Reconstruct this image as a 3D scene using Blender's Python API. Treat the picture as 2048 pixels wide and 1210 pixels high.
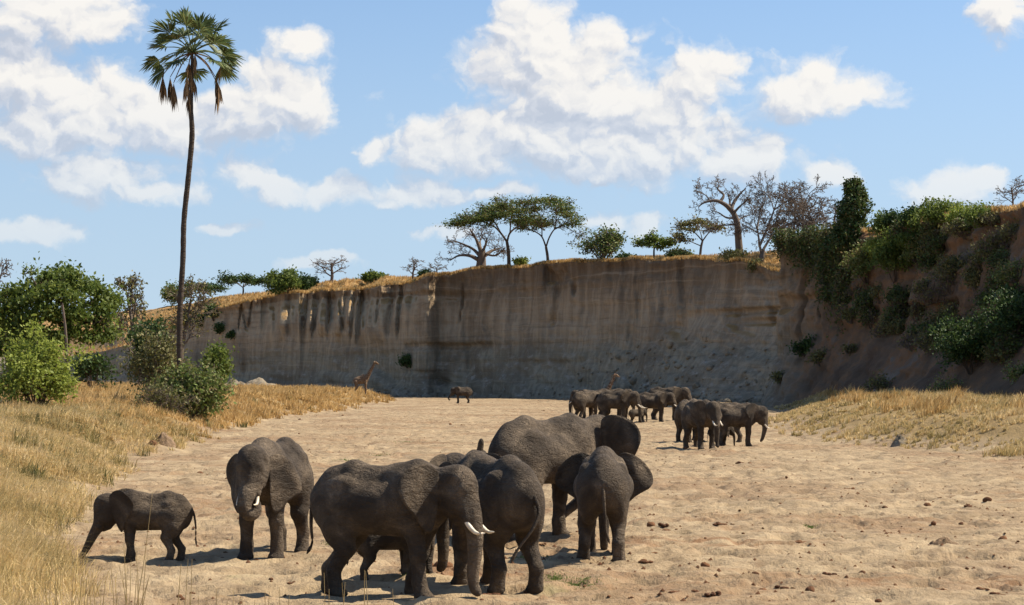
import bpy, math, random
import numpy as np
from mathutils import Vector, Matrix

# ------------------------------------------------------------------ camera, sky, sun, exposure
for o in list(bpy.data.objects): bpy.data.objects.remove(o)
SC = bpy.context.scene
COL = SC.collection
R = math.radians
FPX, CX, HY, CAMZ = 4000.0, 1024.0, 750.0, 3.85        # focal length in photo pixels, centre, horizon row, eye height
cam_d = bpy.data.cameras.new('camera')
cam_d.sensor_width = 22.2
cam_d.lens = 22.2 * FPX / 2048.0
cam_d.shift_y = (HY - 605.0) / 2048.0
cam_d.clip_start = 0.5
cam_d.clip_end = 20000
cam = bpy.data.objects.new('camera', cam_d)
cam.location = (0, 0, CAMZ)
cam.rotation_euler = (R(90), 0, 0)
COL.objects.link(cam)
SC.camera = cam
SC.view_settings.view_transform = 'Standard'
SC.view_settings.look = 'None'
SC.view_settings.gamma = 1.0
SC.view_settings.exposure = 0.75
SC.render.engine = 'CYCLES'
SC.cycles.max_bounces = 6
SC.cycles.diffuse_bounces = 3
SC.cycles.transparent_max_bounces = 6
SC.cycles.use_denoising = True

SUN_EL, SUN_AZ = R(50), R(14)                            # azimuth measured from +X towards +Y
sd = Vector((math.cos(SUN_EL) * math.cos(SUN_AZ), math.cos(SUN_EL) * math.sin(SUN_AZ), math.sin(SUN_EL)))
sun_d = bpy.data.lights.new('sun', 'SUN')
sun_d.energy = 5.0
sun_d.angle = R(0.53)
sun_d.color = (1.0, 0.90, 0.74)
sun = bpy.data.objects.new('sun', sun_d)
sun.rotation_euler = (-sd).to_track_quat('-Z', 'Y').to_euler()
sun.location = (60, 20, 80)
COL.objects.link(sun)


class NT:
    """thin helper around a node tree"""
    def __init__(s, nt): s.nt = nt

    def add(s, typ, ins=None, **props):
        n = s.nt.nodes.new(typ)
        for k, v in props.items(): setattr(n, k, v)
        for k, v in (ins or {}).items():
            if v is None: continue
            if isinstance(v, bpy.types.NodeSocket): s.nt.links.new(v, n.inputs[k])
            else: n.inputs[k].default_value = v
        return n

    def m(s, op, a, b=None, c=None, clamp=False):
        return s.add('ShaderNodeMath', {0: a, 1: b, 2: c}, operation=op, use_clamp=clamp).outputs[0]

    def v(s, op, a, b=None, out=0):
        return s.add('ShaderNodeVectorMath', {0: a, 1: b}, operation=op).outputs[out]

    def noise(s, vec, scale, detail=4, rough=0.55, dist=0.0):
        return s.add('ShaderNodeTexNoise', {'Vector': vec, 'Scale': scale, 'Detail': detail, 'Roughness': rough,
                                            'Distortion': dist}).outputs[0]

    def vor(s, vec, scale, out='Distance', feature='F1', detail=0.0):
        n = s.add('ShaderNodeTexVoronoi', {'Vector': vec, 'Scale': scale}, feature=feature)
        if detail: n.inputs['Detail'].default_value = detail
        return n.outputs[out]

    def step(s, x, a, b, lo=0.0, hi=1.0):
        return s.add('ShaderNodeMapRange', {0: x, 1: a, 2: b, 3: lo, 4: hi}, interpolation_type='SMOOTHSTEP').outputs[0]

    def ramp(s, fac, stops):
        n = s.add('ShaderNodeValToRGB', {0: fac})
        e = n.color_ramp.elements
        while len(e) < len(stops): e.new(0.5)
        for el, (p, c) in zip(e, stops):
            el.position = p
            el.color = (*c, 1) if len(c) == 3 else c
        return n.outputs[0]

    def mix(s, fac, a, b, mode='MIX'):
        n = s.add('ShaderNodeMix', data_type='RGBA', blend_type=mode)
        for k, v in ((0, fac), (6, a), (7, b)):
            if isinstance(v, bpy.types.NodeSocket): s.nt.links.new(v, n.inputs[k])
            else: n.inputs[k].default_value = (*v, 1) if (k and len(v) == 3) else v
        return n.outputs[2]

    def scale(s, vec, xyz):
        return s.v('MULTIPLY', vec, tuple(xyz))


# ---- the sky: Nishita air with cumulus clouds laid over it by direction
world = bpy.data.worlds.new('World')
SC.world = world
world.use_nodes = True
wt = world.node_tree
wt.nodes.clear()
# clouds (centre and half size in thousandths of focal length: azimuth right, elevation up)
CL = [  # px, py, half width, half height
    (1075, 90, 90, 110), (1130, 170, 190, 120), (1010, 150, 100, 80), (1220, 190, 110, 90), (1110, 270, 300, 75), (950, 300, 180, 60),
    (1330, 290, 190, 75), (1390, 150, 90, 75), (1330, 200, 120, 60), (1480, 320, 120, 55), (1250, 320, 260, 50),
    (1610, 190, 115, 62), (1720, 195, 110, 42),
    (2010, 45, 85, 55),
    (90, 40, 160, 75), (200, 60, 70, 50), (60, 180, 130, 90), (180, 220, 170, 85), (330, 250, 130, 65), (120, 270, 240, 60),
    (555, 195, 115, 75), (500, 230, 90, 60), (600, 95, 55, 48), (620, 180, 55, 50),
    (205, 355, 150, 58), (500, 355, 75, 45), (560, 378, 85, 34), (680, 385, 70, 26), (850, 385, 115, 32), (748, 306, 46, 34),
    (300, 390, 110, 30), (1010, 385, 60, 18), (1185, 358, 32, 16), (1660, 360, 60, 28), (1900, 390, 90, 42), (1960, 375, 50, 32),
    (1210, 450, 60, 22), (1290, 460, 40, 22), (60, 470, 120, 26), (450, 455, 60, 12),
    (640, 520, 90, 16), (900, 470, 60, 12)]
grp = bpy.data.node_groups.new('cloud_heaps', 'ShaderNodeTree')
grp.interface.new_socket('P', in_out='INPUT', socket_type='NodeSocketVector')
grp.interface.new_socket('H', in_out='OUTPUT', socket_type='NodeSocketFloat')
g = NT(grp)
gi, go = grp.nodes.new('NodeGroupInput'), grp.nodes.new('NodeGroupOutput')
acc = None
for (px, py, rx, ry) in CL:
    c = (math.atan((px - CX) / FPX) * 4, math.atan((HY - py) / FPX) * 4)
    k = (1000 / (rx * 1.12), 1000 / (ry * 1.12))
    q = g.add('ShaderNodeVectorMath', {0: gi.outputs[0], 1: (k[0], k[1], 0), 2: (-c[0] * k[0], -c[1] * k[1], 0)}, operation='MULTIPLY_ADD').outputs[0]
    h = g.v('LENGTH', q, out=1)
    acc = h if acc is None else g.add('ShaderNodeMath', {0: acc, 1: h, 2: 0.3}, operation='SMOOTH_MIN').outputs[0]
acc = g.m('SUBTRACT', 1.0, acc)
# beyond the frame the same kind of cloud goes on at random
ax = g.add('ShaderNodeSeparateXYZ', {0: gi.outputs[0]})
rnd = g.m('MULTIPLY_ADD', g.noise(g.scale(gi.outputs[0], (1.0, 2.2, 1)), 1.3, 2, 0.5), 5.0, -3.3)
outx = g.step(g.m('ABSOLUTE', ax.outputs[0]), 1.02, 1.35)
outy = g.step(ax.outputs[1], 0.78, 1.0)
outm = g.m('MAXIMUM', outx, outy)
rnd = g.m('MULTIPLY_ADD', g.m('SUBTRACT', 1.0, outm), -2.0, rnd)
acc = g.m('MAXIMUM', acc, rnd)
acc = g.m('MAXIMUM', acc, -1.2)
grp.links.new(acc, go.inputs[0])

w = NT(wt)
d = w.add('ShaderNodeTexCoord').outputs['Generated']
sx = w.add('ShaderNodeSeparateXYZ', {0: d})
hor = w.m('SQRT', w.m('ADD', w.m('POWER', sx.outputs[0], 2.0), w.m('POWER', sx.outputs[1], 2.0)))
az = w.m('MULTIPLY', w.m('ARCTAN2', sx.outputs[0], sx.outputs[1]), 4.0)
el = w.m('MULTIPLY', w.m('ARCTAN2', sx.outputs[2], hor), 4.0)
P = w.add('ShaderNodeCombineXYZ', {0: az, 1: el, 2: 0.3}).outputs[0]


wn = w.add('ShaderNodeTexNoise', {'Vector': P, 'Scale': 9.0, 'Detail': 5.0, 'Roughness': 0.6}).outputs[1]
PW = w.v('ADD', P, w.scale(w.v('SUBTRACT', wn, (0.5, 0.5, 0.5)), (0.15, 0.08, 0.0)))


def heaps(p):
    return w.add('ShaderNodeGroup', {0: p}, node_tree=grp).outputs[0]


def billow(p):
    b = w.vor(w.scale(p, (1.0, 1.2, 1.0)), 13.0, detail=2.5)
    f = w.noise(p, 7.0, 7, 0.64)
    return w.m('MULTIPLY_ADD', f, 1.2, w.m('MULTIPLY', b, -0.62))


H0, H1 = heaps(PW), heaps(w.v('ADD', PW, (0.040, 0.060, 0.0)))
B0, B1 = billow(PW), billow(w.v('ADD', PW, (0.011, 0.017, 0.0)))
F0 = w.m('ADD', w.m('ADD', H0, B0), -0.30)
dens = w.step(F0, -0.42, 0.22)
low = w.step(el, 0.1, 0.62, 0.30, 1.0)                   # low clouds are far off and thinner
dens = w.m('MULTIPLY', dens, w.m('MULTIPLY', low, 0.95))
lit = w.m('ADD', w.m('MULTIPLY_ADD', w.m('SUBTRACT', H0, H1), 0.75, 0.50), w.m('MULTIPLY', w.m('SUBTRACT', B0, B1), 1.5), clamp=True)
ccol = w.ramp(lit, [(0.0, (0.60, 0.65, 0.75)), (0.35, (0.74, 0.77, 0.84)), (0.65, (0.95, 0.93, 0.91)), (1.0, (1.07, 1.03, 0.97))])
sdir = w.add('ShaderNodeCombineXYZ', {0: sx.outputs[0], 1: sx.outputs[1], 2: w.m('MULTIPLY_ADD', w.m('ABSOLUTE', sx.outputs[2]), 0.9, 0.09)}).outputs[0]
sky = w.add('ShaderNodeTexSky', {'Vector': w.v('NORMALIZE', sdir)}, sky_type='NISHITA', sun_disc=False, sun_elevation=SUN_EL, sun_rotation=R(90) - SUN_AZ,
            altitude=1000, air_density=1.15, dust_density=1.0, ozone_density=1.6)
air = w.mix(w.step(el, -0.1, 1.0, 0.85, 0.0), w.mix(1.0, sky.outputs[0], (0.90, 0.975, 1.03), 'MULTIPLY'), (3.4, 4.25, 5.05))   # pale haze towards the horizon
b0 = w.add('ShaderNodeBackground', {0: air, 1: 0.092})
b1 = w.add('ShaderNodeBackground', {0: ccol, 1: 0.545})
mx = w.add('ShaderNodeMixShader', {0: dens, 1: b0.outputs[0], 2: b1.outputs[0]})
w.add('ShaderNodeOutputWorld', {0: mx.outputs[0]})
world.cycles.sampling_method = 'MANUAL'
world.cycles.sample_map_resolution = 128
SC.cycles.use_adaptive_sampling = True
SC.cycles.adaptive_threshold = 0.02


# ------------------------------------------------------------------ helpers
def at(px, py, D):
    """world point seen at a photo pixel at distance D (used to survey positions)"""
    return Vector(((px - CX) * D / FPX, D, CAMZ - (py - HY) * D / FPX))


def _h(ix, iy, iz, seed):
    n = (ix * 374761393 + iy * 668265263 + iz * 2147483647 + seed * 974634777) & 0xFFFFFFFF
    n = ((n ^ (n >> 13)) * 1274126177) & 0xFFFFFFFF
    return ((n ^ (n >> 16)) & 0xFFFF) / 65535.0


def vn(x, y, z=0.0, seed=0):
    x, y, z = np.broadcast_arrays(np.asarray(x, float), np.asarray(y, float), np.asarray(z, float))
    ix, iy, iz = np.floor(x).astype(np.int64), np.floor(y).astype(np.int64), np.floor(z).astype(np.int64)
    fx, fy, fz = x - ix, y - iy, z - iz
    fx, fy, fz = fx * fx * (3 - 2 * fx), fy * fy * (3 - 2 * fy), fz * fz * (3 - 2 * fz)
    r = 0
    for dx in (0, 1):
        for dy in (0, 1):
            for dz in (0, 1):
                r = r + _h(ix + dx, iy + dy, iz + dz, seed) * (fx if dx else 1 - fx) * (fy if dy else 1 - fy) * (fz if dz else 1 - fz)
    return r


def fbm(x, y, z=0.0, seed=0, oct=4, gain=0.5):
    r, a, t = 0, 1.0, 0
    x, y, z = np.asarray(x, float), np.asarray(y, float), np.asarray(z, float)
    for i in range(oct):
        r = r + a * vn(x, y, z, seed + i * 17)
        t += a
        a *= gain
        x, y, z = x * 2.03 + 5.1, y * 2.03 + 1.7, z * 2.03 + 3.3
    return r / t


def sm(x, a, b):
    t = np.clip((np.asarray(x, float) - a) / (b - a), 0, 1)
    return t * t * (3 - 2 * t)


def mesh_np(name, V, F, smooth=False):
    """mesh from numpy arrays; F is (n,3) or (n,4) or a list of such arrays"""
    me = bpy.data.meshes.new(name)
    Fs = F if isinstance(F, list) else [F]
    Fs = [f for f in Fs if len(f)]
    V = np.asarray(V, np.float32)
    nl = sum(f.size for f in Fs)
    npoly = sum(len(f) for f in Fs)
    me.vertices.add(len(V))
    me.vertices.foreach_set('co', V.ravel())
    me.loops.add(nl)
    me.loops.foreach_set('vertex_index', np.concatenate([f.ravel() for f in Fs]).astype(np.int32))
    me.polygons.add(npoly)
    tot = np.concatenate([np.full(len(f), f.shape[1], np.int32) for f in Fs])
    st = np.concatenate([[0], np.cumsum(tot)[:-1]]).astype(np.int32)
    me.polygons.foreach_set('loop_start', st)
    me.polygons.foreach_set('loop_total', tot)
    if smooth: me.polygons.foreach_set('use_smooth', np.ones(npoly, bool))
    me.update(calc_edges=True)
    return me


def obj(name, me, mat=None, parent=None):
    o = bpy.data.objects.new(name, me)
    if mat is not None and me is not None and not me.materials: me.materials.append(mat)
    COL.objects.link(o)
    if parent is not None: o.parent = parent
    return o


def tag(o, label=None, cat=None, group=None, kind=None):
    if label: o['label'] = label
    if cat: o['category'] = cat
    if group: o['group'] = group
    if kind: o['kind'] = kind
    return o


def thing(name, label, cat, loc=(0, 0, 0), rz=0.0, group=None):
    o = bpy.data.objects.new(name, None)
    o.empty_display_size = 0.3
    o.location = loc
    o.rotation_euler = (0, 0, rz)
    COL.objects.link(o)
    return tag(o, label, cat, group)


def new_mat(name):
    m = bpy.data.materials.new(name)
    m.use_nodes = True
    nt = m.node_tree
    nt.nodes.clear()
    return m, NT(nt)


def finish(n, color, rough=0.85, bump=None, bump_d=0.02, bump_s=1.0, transl=None, spec=0.3):
    """principled surface (with optional leaf translucency) and bump"""
    ins = {'Base Color': color if isinstance(color, bpy.types.NodeSocket) else (*color, 1), 'Roughness': rough, 'Specular IOR Level': spec}
    if bump is not None:
        ins['Normal'] = n.add('ShaderNodeBump', {'Height': bump, 'Distance': bump_d, 'Strength': bump_s}).outputs[0]
    p = n.add('ShaderNodeBsdfPrincipled', ins)
    out = p.outputs[0]
    if transl:
        t = n.add('ShaderNodeBsdfTranslucent', {0: color if isinstance(color, bpy.types.NodeSocket) else (*color, 1)})
        out = n.add('ShaderNodeMixShader', {0: transl, 1: out, 2: t.outputs[0]}).outputs[0]
    n.add('ShaderNodeOutputMaterial', {0: out})


def grid_faces(nu, nv):
    """quads of a (nu x nv) vertex grid stored row-major [u, v]"""
    i = np.arange(nu - 1)[:, None] * nv + np.arange(nv - 1)[None, :]
    return np.stack([i, i + nv, i + nv + 1, i + 1], -1).reshape(-1, 4)
# ------------------------------------------------------------------ terrain
YL = [-60, 0, 10, 16, 22, 28, 34, 40, 62, 90, 118, 171, 205, 300, 330, 600]
XL = [14, 12, 8, 3, -2, -5, -7, -8.4, -12.6, -17.2, -18.2, -20.5, -18.5, -17.5, -22, -40]
YR = [-60, 40, 60, 80, 92, 103, 110, 123, 140, 154, 180, 220, 262, 300, 600]
XR = [60, 44, 34, 27, 23.5, 21, 18.6, 17.7, 18.5, 20, 24, 28.5, 34, 40, 80]


def bank_left(x, y):
    """metres inside the left grass bank (negative on the sand)"""
    return np.interp(y, YL, XL) + 1.6 * (fbm(x * .0 + 3.3, y * 0.11, 0, 5, 3) - 0.5) * 2 * np.clip(np.asarray(y) / 60, .2, 1.5) - x


def bank_right(x, y):
    return x - np.interp(y, YR, XR) + 2.4 * (fbm(x * .0 + 9.1, y * 0.09, 0, 8, 3) - 0.5) * 2


def ground_z(x, y, fine=False):
    x, y = np.asarray(x, float), np.asarray(y, float)
    dl, dr = bank_left(x, y), bank_right(x, y)
    endl = 1 - sm(y, 306, 324)
    zl = (1.55 * sm(dl, -0.3, 6.5) + 0.012 * np.clip(dl - 5, 0, 60) + 0.5 * sm(dl, 25, 60)) * endl
    zl = zl + (fbm(x * .09, y * .09, 0, 21, 3) - .5) * .5 * sm(dl, 1, 6) * endl
    zr = 1.75 * sm(dr, -0.3, 8) + 0.02 * np.clip(dr - 6, 0, 20)
    z = np.maximum(zl, zr) + (fbm(x * .05, y * .05, 0, 31, 3) - .5) * .22 * sm(y, 60, 120)
    if fine:
        sand = 1 - np.clip(np.maximum(sm(dl, 0, 3), sm(dr, 0, 3)), 0, 1)
        a = fbm(x * .55, y * .55, 0, 41, 3) - .5
        b = fbm(x * 1.7, y * 1.7, 0, 43, 3)
        c2 = fbm(x * 1.25 + 7, y * 1.05, 0, 45, 2)
        pits = -np.maximum(0, .42 - b) * .55 - sm(c2, .40, .30) * .075 + sm(c2, .40, .47) * (1 - sm(c2, .47, .56)) * .03                       # trodden hollows
        ridg = (1 - np.abs(2 * fbm(x * .42, y * .8, 0, 47, 4) - 1)) ** 7 * .10     # crusted mud rims
        z = z + (a * .085 + (pits + ridg) * (.4 + .6 * sand) + (b - .5) * .045) * np.clip(140 / np.maximum(y, 30), .3, 1)
    return z


def axis(parts):
    out = []
    for a, b, st in parts: out += list(np.arange(a, b, st))
    return np.array(out)


xs = np.concatenate([[-6000, -3000, -1200, -600, -400, -300], axis([(-240, -80, 10), (-80, -34, 1.5), (-34, -22, .5), (-22, -12, .17), (-12, 13, .115), (13, 26, .17), (26, 40, .5), (40, 90, 4), (90, 240, 15)]),
                     [240, 300, 400, 600, 1200, 3000, 6000]])
ys = [-3000, -1000, -300, -100, -30, -10, 0, 5, 9]
y = 12.0
while y < 470:
    ys.append(y)
    y += (y * .0032 if y < 62 else y * .0052) if y > 30 else .5
ys = np.array(ys + [480, 520, 600, 800, 1200, 2500, 6000, 12000])
GX, GY = np.meshgrid(xs, ys, indexing='ij')
GZ = ground_z(GX, GY, True)
# footprints: round pans with a low rim, along wandering trails on the near sand
_r = np.random.default_rng(77)
FP = []
for _t in range(46):
    hx, hy, ha = _r.uniform(-10, 14), _r.uniform(31, 75), _r.uniform(0, 6.28)
    for _s in range(26):
        ha += _r.normal() * .14
        hx += math.cos(ha) * .75; hy += math.sin(ha) * .75
        sgn = .28 if _s % 2 else -.28
        FP.append((hx - math.sin(ha) * sgn, hy + math.cos(ha) * sgn, _r.uniform(.17, .25), _r.uniform(.035, .075)))
for (fx, fy, fr, fd) in FP:
    if not (30 < fy < 80): continue
    if float(bank_left(fx, fy)) > -.6: continue
    i0, i1 = np.searchsorted(xs, fx - fr * 1.7), np.searchsorted(xs, fx + fr * 1.7)
    j0, j1 = np.searchsorted(ys, fy - fr * 1.7), np.searchsorted(ys, fy + fr * 1.7)
    rr_ = np.hypot(GX[i0:i1, j0:j1] - fx, GY[i0:i1, j0:j1] - fy) / fr
    GZ[i0:i1, j0:j1] += -fd * (1 - sm(rr_, .55, 1.05)) + fd * .45 * sm(rr_, .8, 1.1) * (1 - sm(rr_, 1.1, 1.6))
far = (np.abs(GX) > 235) | (GY > 470) | (GY < -20)
GZ = np.where(far, np.minimum(GZ, 0.5), GZ)
V = np.stack([GX, GY, GZ], -1).reshape(-1, 3)

m_sand, n = new_mat('sand')
pos = n.add('ShaderNodeNewGeometry').outputs['Position']
pz = n.add('ShaderNodeSeparateXYZ', {0: pos}).outputs[2]
flat = n.scale(pos, (1, .75, 0))
n_big = n.noise(flat, .11, 5, .6)
n_mid = n.noise(flat, .8, 6, .65)
n_fin = n.noise(flat, 6.0, 5, .7)
col = n.ramp(n_mid, [(.30, (.165, .115, .067)), (.43, (.258, .188, .111)), (.56, (.342, .254, .152)), (.70, (.402, .308, .190))])
red = n.m('MULTIPLY', n.step(n.noise(n.scale(pos, (.10, .22, 0)), 1.0, 5, .66, .8), .52, .62), n.step(n_mid, .35, .6))
damp = None
for (ex, ey, rx, ry) in ((8.2, 37.0, 5.5, 1.8), (4.2, 46.0, 4.5, 2.2), (-.5, 39.0, 4.0, 2.0), (-3.5, 70.0, 6.0, 6.0), (11, 34.5, 4, 1.2), (-7.5, 56, 4, 4)):
    e_ = n.v('LENGTH', n.scale(n.v('SUBTRACT', pos, (ex, ey, 0)), (1 / rx, 1 / ry, 0)), out=1)
    e_ = n.step(e_, 1.0, .2)
    damp = e_ if damp is None else n.m('MAXIMUM', damp, e_)
damp = n.m('MULTIPLY', damp, n.step(n.noise(n.scale(pos, (.5, .9, 0)), 1.0, 6, .7, .6), .40, .58))
red = n.m('MAXIMUM', n.m('MULTIPLY', red, .7), damp)
col = n.mix(n.m('MULTIPLY', red, .85), col, (.185, .092, .042))
col = n.mix(n.step(n_big, .46, .62, 0, .75), col, n.mix(.5, col, (.18, .10, .05)))
dirt = n.m('MULTIPLY', n.step(n.noise(flat, 2.3, 7, .75), .51, .63), n.step(n_big, .35, .6, .45, 1.0))
col = n.mix(n.m('MULTIPLY', dirt, .85), col, (.125, .080, .048))
speck = n.step(n.vor(flat, 3.0), .0, .16, 1, 0)
col = n.mix(n.m('MULTIPLY', n.m('MULTIPLY', speck, .5), n.step(n_big, .4, .6)), col, (.10, .058, .034))
grn = n.m('MULTIPLY', n.step(n.noise(n.scale(pos, (.3, .22, 0)), 1.0, 4, .6), .62, .72), n.step(n_mid, .42, .55))
sxy = n.add('ShaderNodeSeparateXYZ', {0: pos})
inb = n.m('MULTIPLY', n.step(n.m('ABSOLUTE', n.m('ADD', sxy.outputs[0], 1.5)), 3, 7, 1, 0), n.step(sxy.outputs[1], 75, 110, 1, 0))
col = n.mix(n.m('MULTIPLY', n.m('MULTIPLY', grn, inb), .4), col, (.16, .17, .065))
col = n.mix(n.step(n_fin, .4, .75, .0, .25), col, (.37, .30, .205))
soil = n.mix(n.noise(flat, .5, 5, .6), (.18, .125, .06), (.31, .215, .095))
col = n.mix(n.step(pz, .35, .9), col, soil)
finish(n, col, .95, n.m('ADD', n.m('MULTIPLY', n_fin, .5), n.noise(flat, 2.2, 6, .7)), .13, .9, spec=.15)
tag(obj('riverbed', mesh_np('riverbed', V, grid_faces(len(xs), len(ys)), True), m_sand), kind='structure')

# ---- the river cliff: one swept surface, from the far left hill round the bend and down the right bank
CP = np.array([  # x, y, crest z, talus share of height, talus width, upper width, plateau rise
    (-330, 540, 4, .3, 4, 2, 12), (-230, 500, 4, .3, 4, 2, 12), (-160, 470, 5, .3, 4, 2, 12), (-125, 455, 6, .3, 4, 2, 12),
    (-96, 441, 8, .3, 5, 6, 11), (-80, 428, 11, .3, 5, 6, 9), (-70, 416, 14, .28, 5, 5, 6.5), (-60, 402, 17.2, .24, 4.5, 3.5, 4.5), (-50, 391, 19.2, .2, 3.5, 2.5, 3),
    (-42, 383, 20.2, .2, 3.5, 2, 4), (-30, 369, 20.0, .2, 3.5, 2, 4.5), (-21, 359, 20.6, .2, 3.5, 2, 3),
    (-15.5, 351, 21.6, .2, 3.5, 2, .8), (-13.2, 354.5, 22.0, .2, 3.5, 2, .6), (-8, 350, 22.3, .2, 3.5, 2, .4), (0, 341, 22.6, .22, 3.5, 2, .3), (8, 331, 22.7, .28, 4, 2, .3),
    (14, 322, 22.5, .36, 5, 2.2, .8), (18, 309, 22.2, .44, 8.5, 2.5, 1.5), (22, 297, 21.9, .50, 11.5, 2.5, 2.5), (27, 284, 20.6, .55, 13, 3, 4),
    (33, 280, 18.5, .55, 9, 4, 6), (36, 271, 16.5, .6, 9, 6, 8), (34, 260, 18.5, .5, 6, 2, 5), (30.5, 250, 20.9, .40, 4.5, 1.2, 1.5), (32, 240, 20.8, .45, 6, 1.8, 1.5),
    (33.5, 226, 20.6, .5, 8, 2.5, 2), (34, 213, 20.4, .52, 9, 3, 2.5), (34, 192, 19.8, .52, 10.5, 3.5, 3.5), (34.5, 165, 19, .52, 11, 4, 4), (35, 140, 18.2, .5, 11, 5, 4),
    (38, 108, 17, .5, 11, 6, 4), (44, 70, 15, .5, 11, 6, 4), (54, 28, 12, .5, 11, 6, 4), (64, -25, 10, .5, 11, 6, 4)], float)
seg = np.concatenate([[0], np.cumsum(np.hypot(*np.diff(CP[:, :2], axis=0).T))])
SL = seg[-1]
s_dense = []
s = 0.0
while s < SL:
    s_dense.append(s)
    yy = np.interp(s, seg, CP[:, 1])
    xx = np.interp(s, seg, CP[:, 0])
    s += .38 if (xx > -80 and yy > 130) else 1.6
SS = np.array(s_dense)
Q = np.stack([np.interp(SS, seg, CP[:, i]) for i in range(7)], 1)
k = np.hanning(9); k /= k.sum()
Qs = Q.copy()
for i in range(7):
    Qs[:, i] = np.convolve(np.pad(Q[:, i], 4, mode='edge'), k, 'valid')
Q = Qs
cen = np.stack([np.full(len(SS), -30.0), np.minimum(180.0, Q[:, 1])], 1)
DIR = Q[:, :2] - cen
DIR /= np.linalg.norm(DIR, axis=1)[:, None]
NF = 96
tv = np.linspace(0, 1, NF)
back = np.array([.5, 1.2, 2.2, 3.5, 5, 7, 9.5, 13, 18, 25, 35, 50, 75, 120, 200, 400, 900])
S2, T2 = np.meshgrid(SS, tv, indexing='ij')
q = [Q[:, i][:, None] for i in range(7)]
crest = q[2] + (fbm(SS * .16, 0, 0, 61, 4) - .5)[:, None] * 1.1
zz = -0.6 + (crest + .6) * T2
ft, wt_, wu = q[3], q[4], q[5]
ft2 = np.clip(ft + (fbm(SS * .09, 1, 0, 63, 3) - .5)[:, None] * .3, .08, .75)
lowp = np.clip(T2 / ft2, 0, 1)
upp = np.clip((T2 - ft2) / (1 - ft2), 0, 1)
off = wt_ * (lowp ** .85) + wu * (upp ** 1.3)
steep = upp ** .0 * sm(T2, ft2 - .05, ft2 + .12)
# relief: flutes, fallen slabs, strata, buttresses
fl = (fbm(S2 * .55 + 2 * vn(S2 * .1, zz * .15, 0, 3), zz * .05, 0, 65, 4) - .5) * 2.3
gul = np.maximum(0, fbm(S2 * .13, zz * .03, 0, 67, 3) - .56) * 7
slab = (fbm(S2 * .16 + zz * .22, zz * .28, 0, 69, 4) - .5) * 3.4
stra = (fbm(zz * 1.3 + .3 * fbm(S2 * .05, zz * .1, 0, 3, 2), S2 * .02, 0, 71, 3) - .5) * .55
ledge = np.maximum(0, fbm(zz * .55, S2 * .035, 0, 84, 2) - .52) * 4.5 * sm(fbm(S2 * .06, zz * .08, 0, 85, 2), .40, .60)
crack = sm(1 - np.abs(2 * fbm(S2 * .11, zz * .02 + 3, 0, 86, 3) - 1), .955, .99) * 1.5 * sm(fbm(S2 * .04, zz * .12, 0, 87, 2), .45, .6)
off = off + (fbm(S2 * .9, zz * .9, 0, 83, 4) - .5) * 1.1 * sm(Q[:, 0], 24, 31)[:, None] + fl * (.25 + .75 * steep) + gul * steep + slab * (1 - .62 * steep) + stra + (ledge + crack) * steep
inb2 = (sm(Q[:, 0], -54, -46) * (1 - sm(Q[:, 0], -20, -16)))[:, None]
off = off + inb2 * sm(T2, .66 + .16 * (fbm(SS * .22, 7, 0, 81, 3) - .5)[:, None] * 2, 1.0) * (3.0 + 5.0 * (fbm(SS * .45, 9, 0, 82, 3))[:, None])
lipn = sm(T2, .93, 1.0)
off = off - lipn * (.5 + .9 * (fbm(SS * .5, 4, 0, 73, 3) - .35))[:, None]       # turf overhangs the lip a little
X2 = q[0] + DIR[:, 0][:, None] * off
Y2 = q[1] + DIR[:, 1][:, None] * off
# buttresses in the upper left of the cliff, their sides turned to the sun
midx = Q[:, 0]
inbut = (sm(midx, -52, -46) * (1 - sm(midx, -22, -17)))[:, None]
saw = ((SS / 5.6 + 2.6 * fbm(SS * .16, 2, 0, 75, 3))[:, None] + .10 * fbm(S2 * .3, zz * .3, 0, 76, 3)) % 1.0
saw = saw if saw.shape[1] > 1 else saw
but = inbut * sm(zz + 4 * (fbm(SS * .3, 5, 0, 78, 2) - .5)[:, None], 9.5, 13.5) * (sm(saw, 0, .75) * (1 - sm(saw, .8, 1.0)) - .35) * 2.2
X2 = X2 - DIR[:, 0][:, None] * but
Y2 = Y2 - DIR[:, 1][:, None] * but
PBX, PBY, PBZ = [], [], []
lastoff_x, lastoff_y, lastz = X2[:, -1], Y2[:, -1], zz[:, -1]
for b in back:
    bx, by = lastoff_x + DIR[:, 0] * b, lastoff_y + DIR[:, 1] * b
    rise = Q[:, 6] * (sm(b, 0, 60) * .55 + .45 * sm(b, 0, 14))
    bz = lastz + rise * (1 if b < 300 else 1) + (fbm(bx * .12, by * .12, 0, 77, 4) - .5) * 1.6 * min(1, b / 8) + (fbm(bx * .015, by * .015, 0, 79, 2) - .5) * 5 * sm(b, 20, 150)
    PBX.append(bx); PBY.append(by); PBZ.append(bz)
X2 = np.concatenate([X2, np.stack(PBX, 1)], 1)
Y2 = np.concatenate([Y2, np.stack(PBY, 1)], 1)
Z2 = np.concatenate([zz, np.stack(PBZ, 1)], 1)
NV2 = NF + len(back)
V = np.stack([X2, Y2, Z2], -1).reshape(-1, 3)

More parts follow.
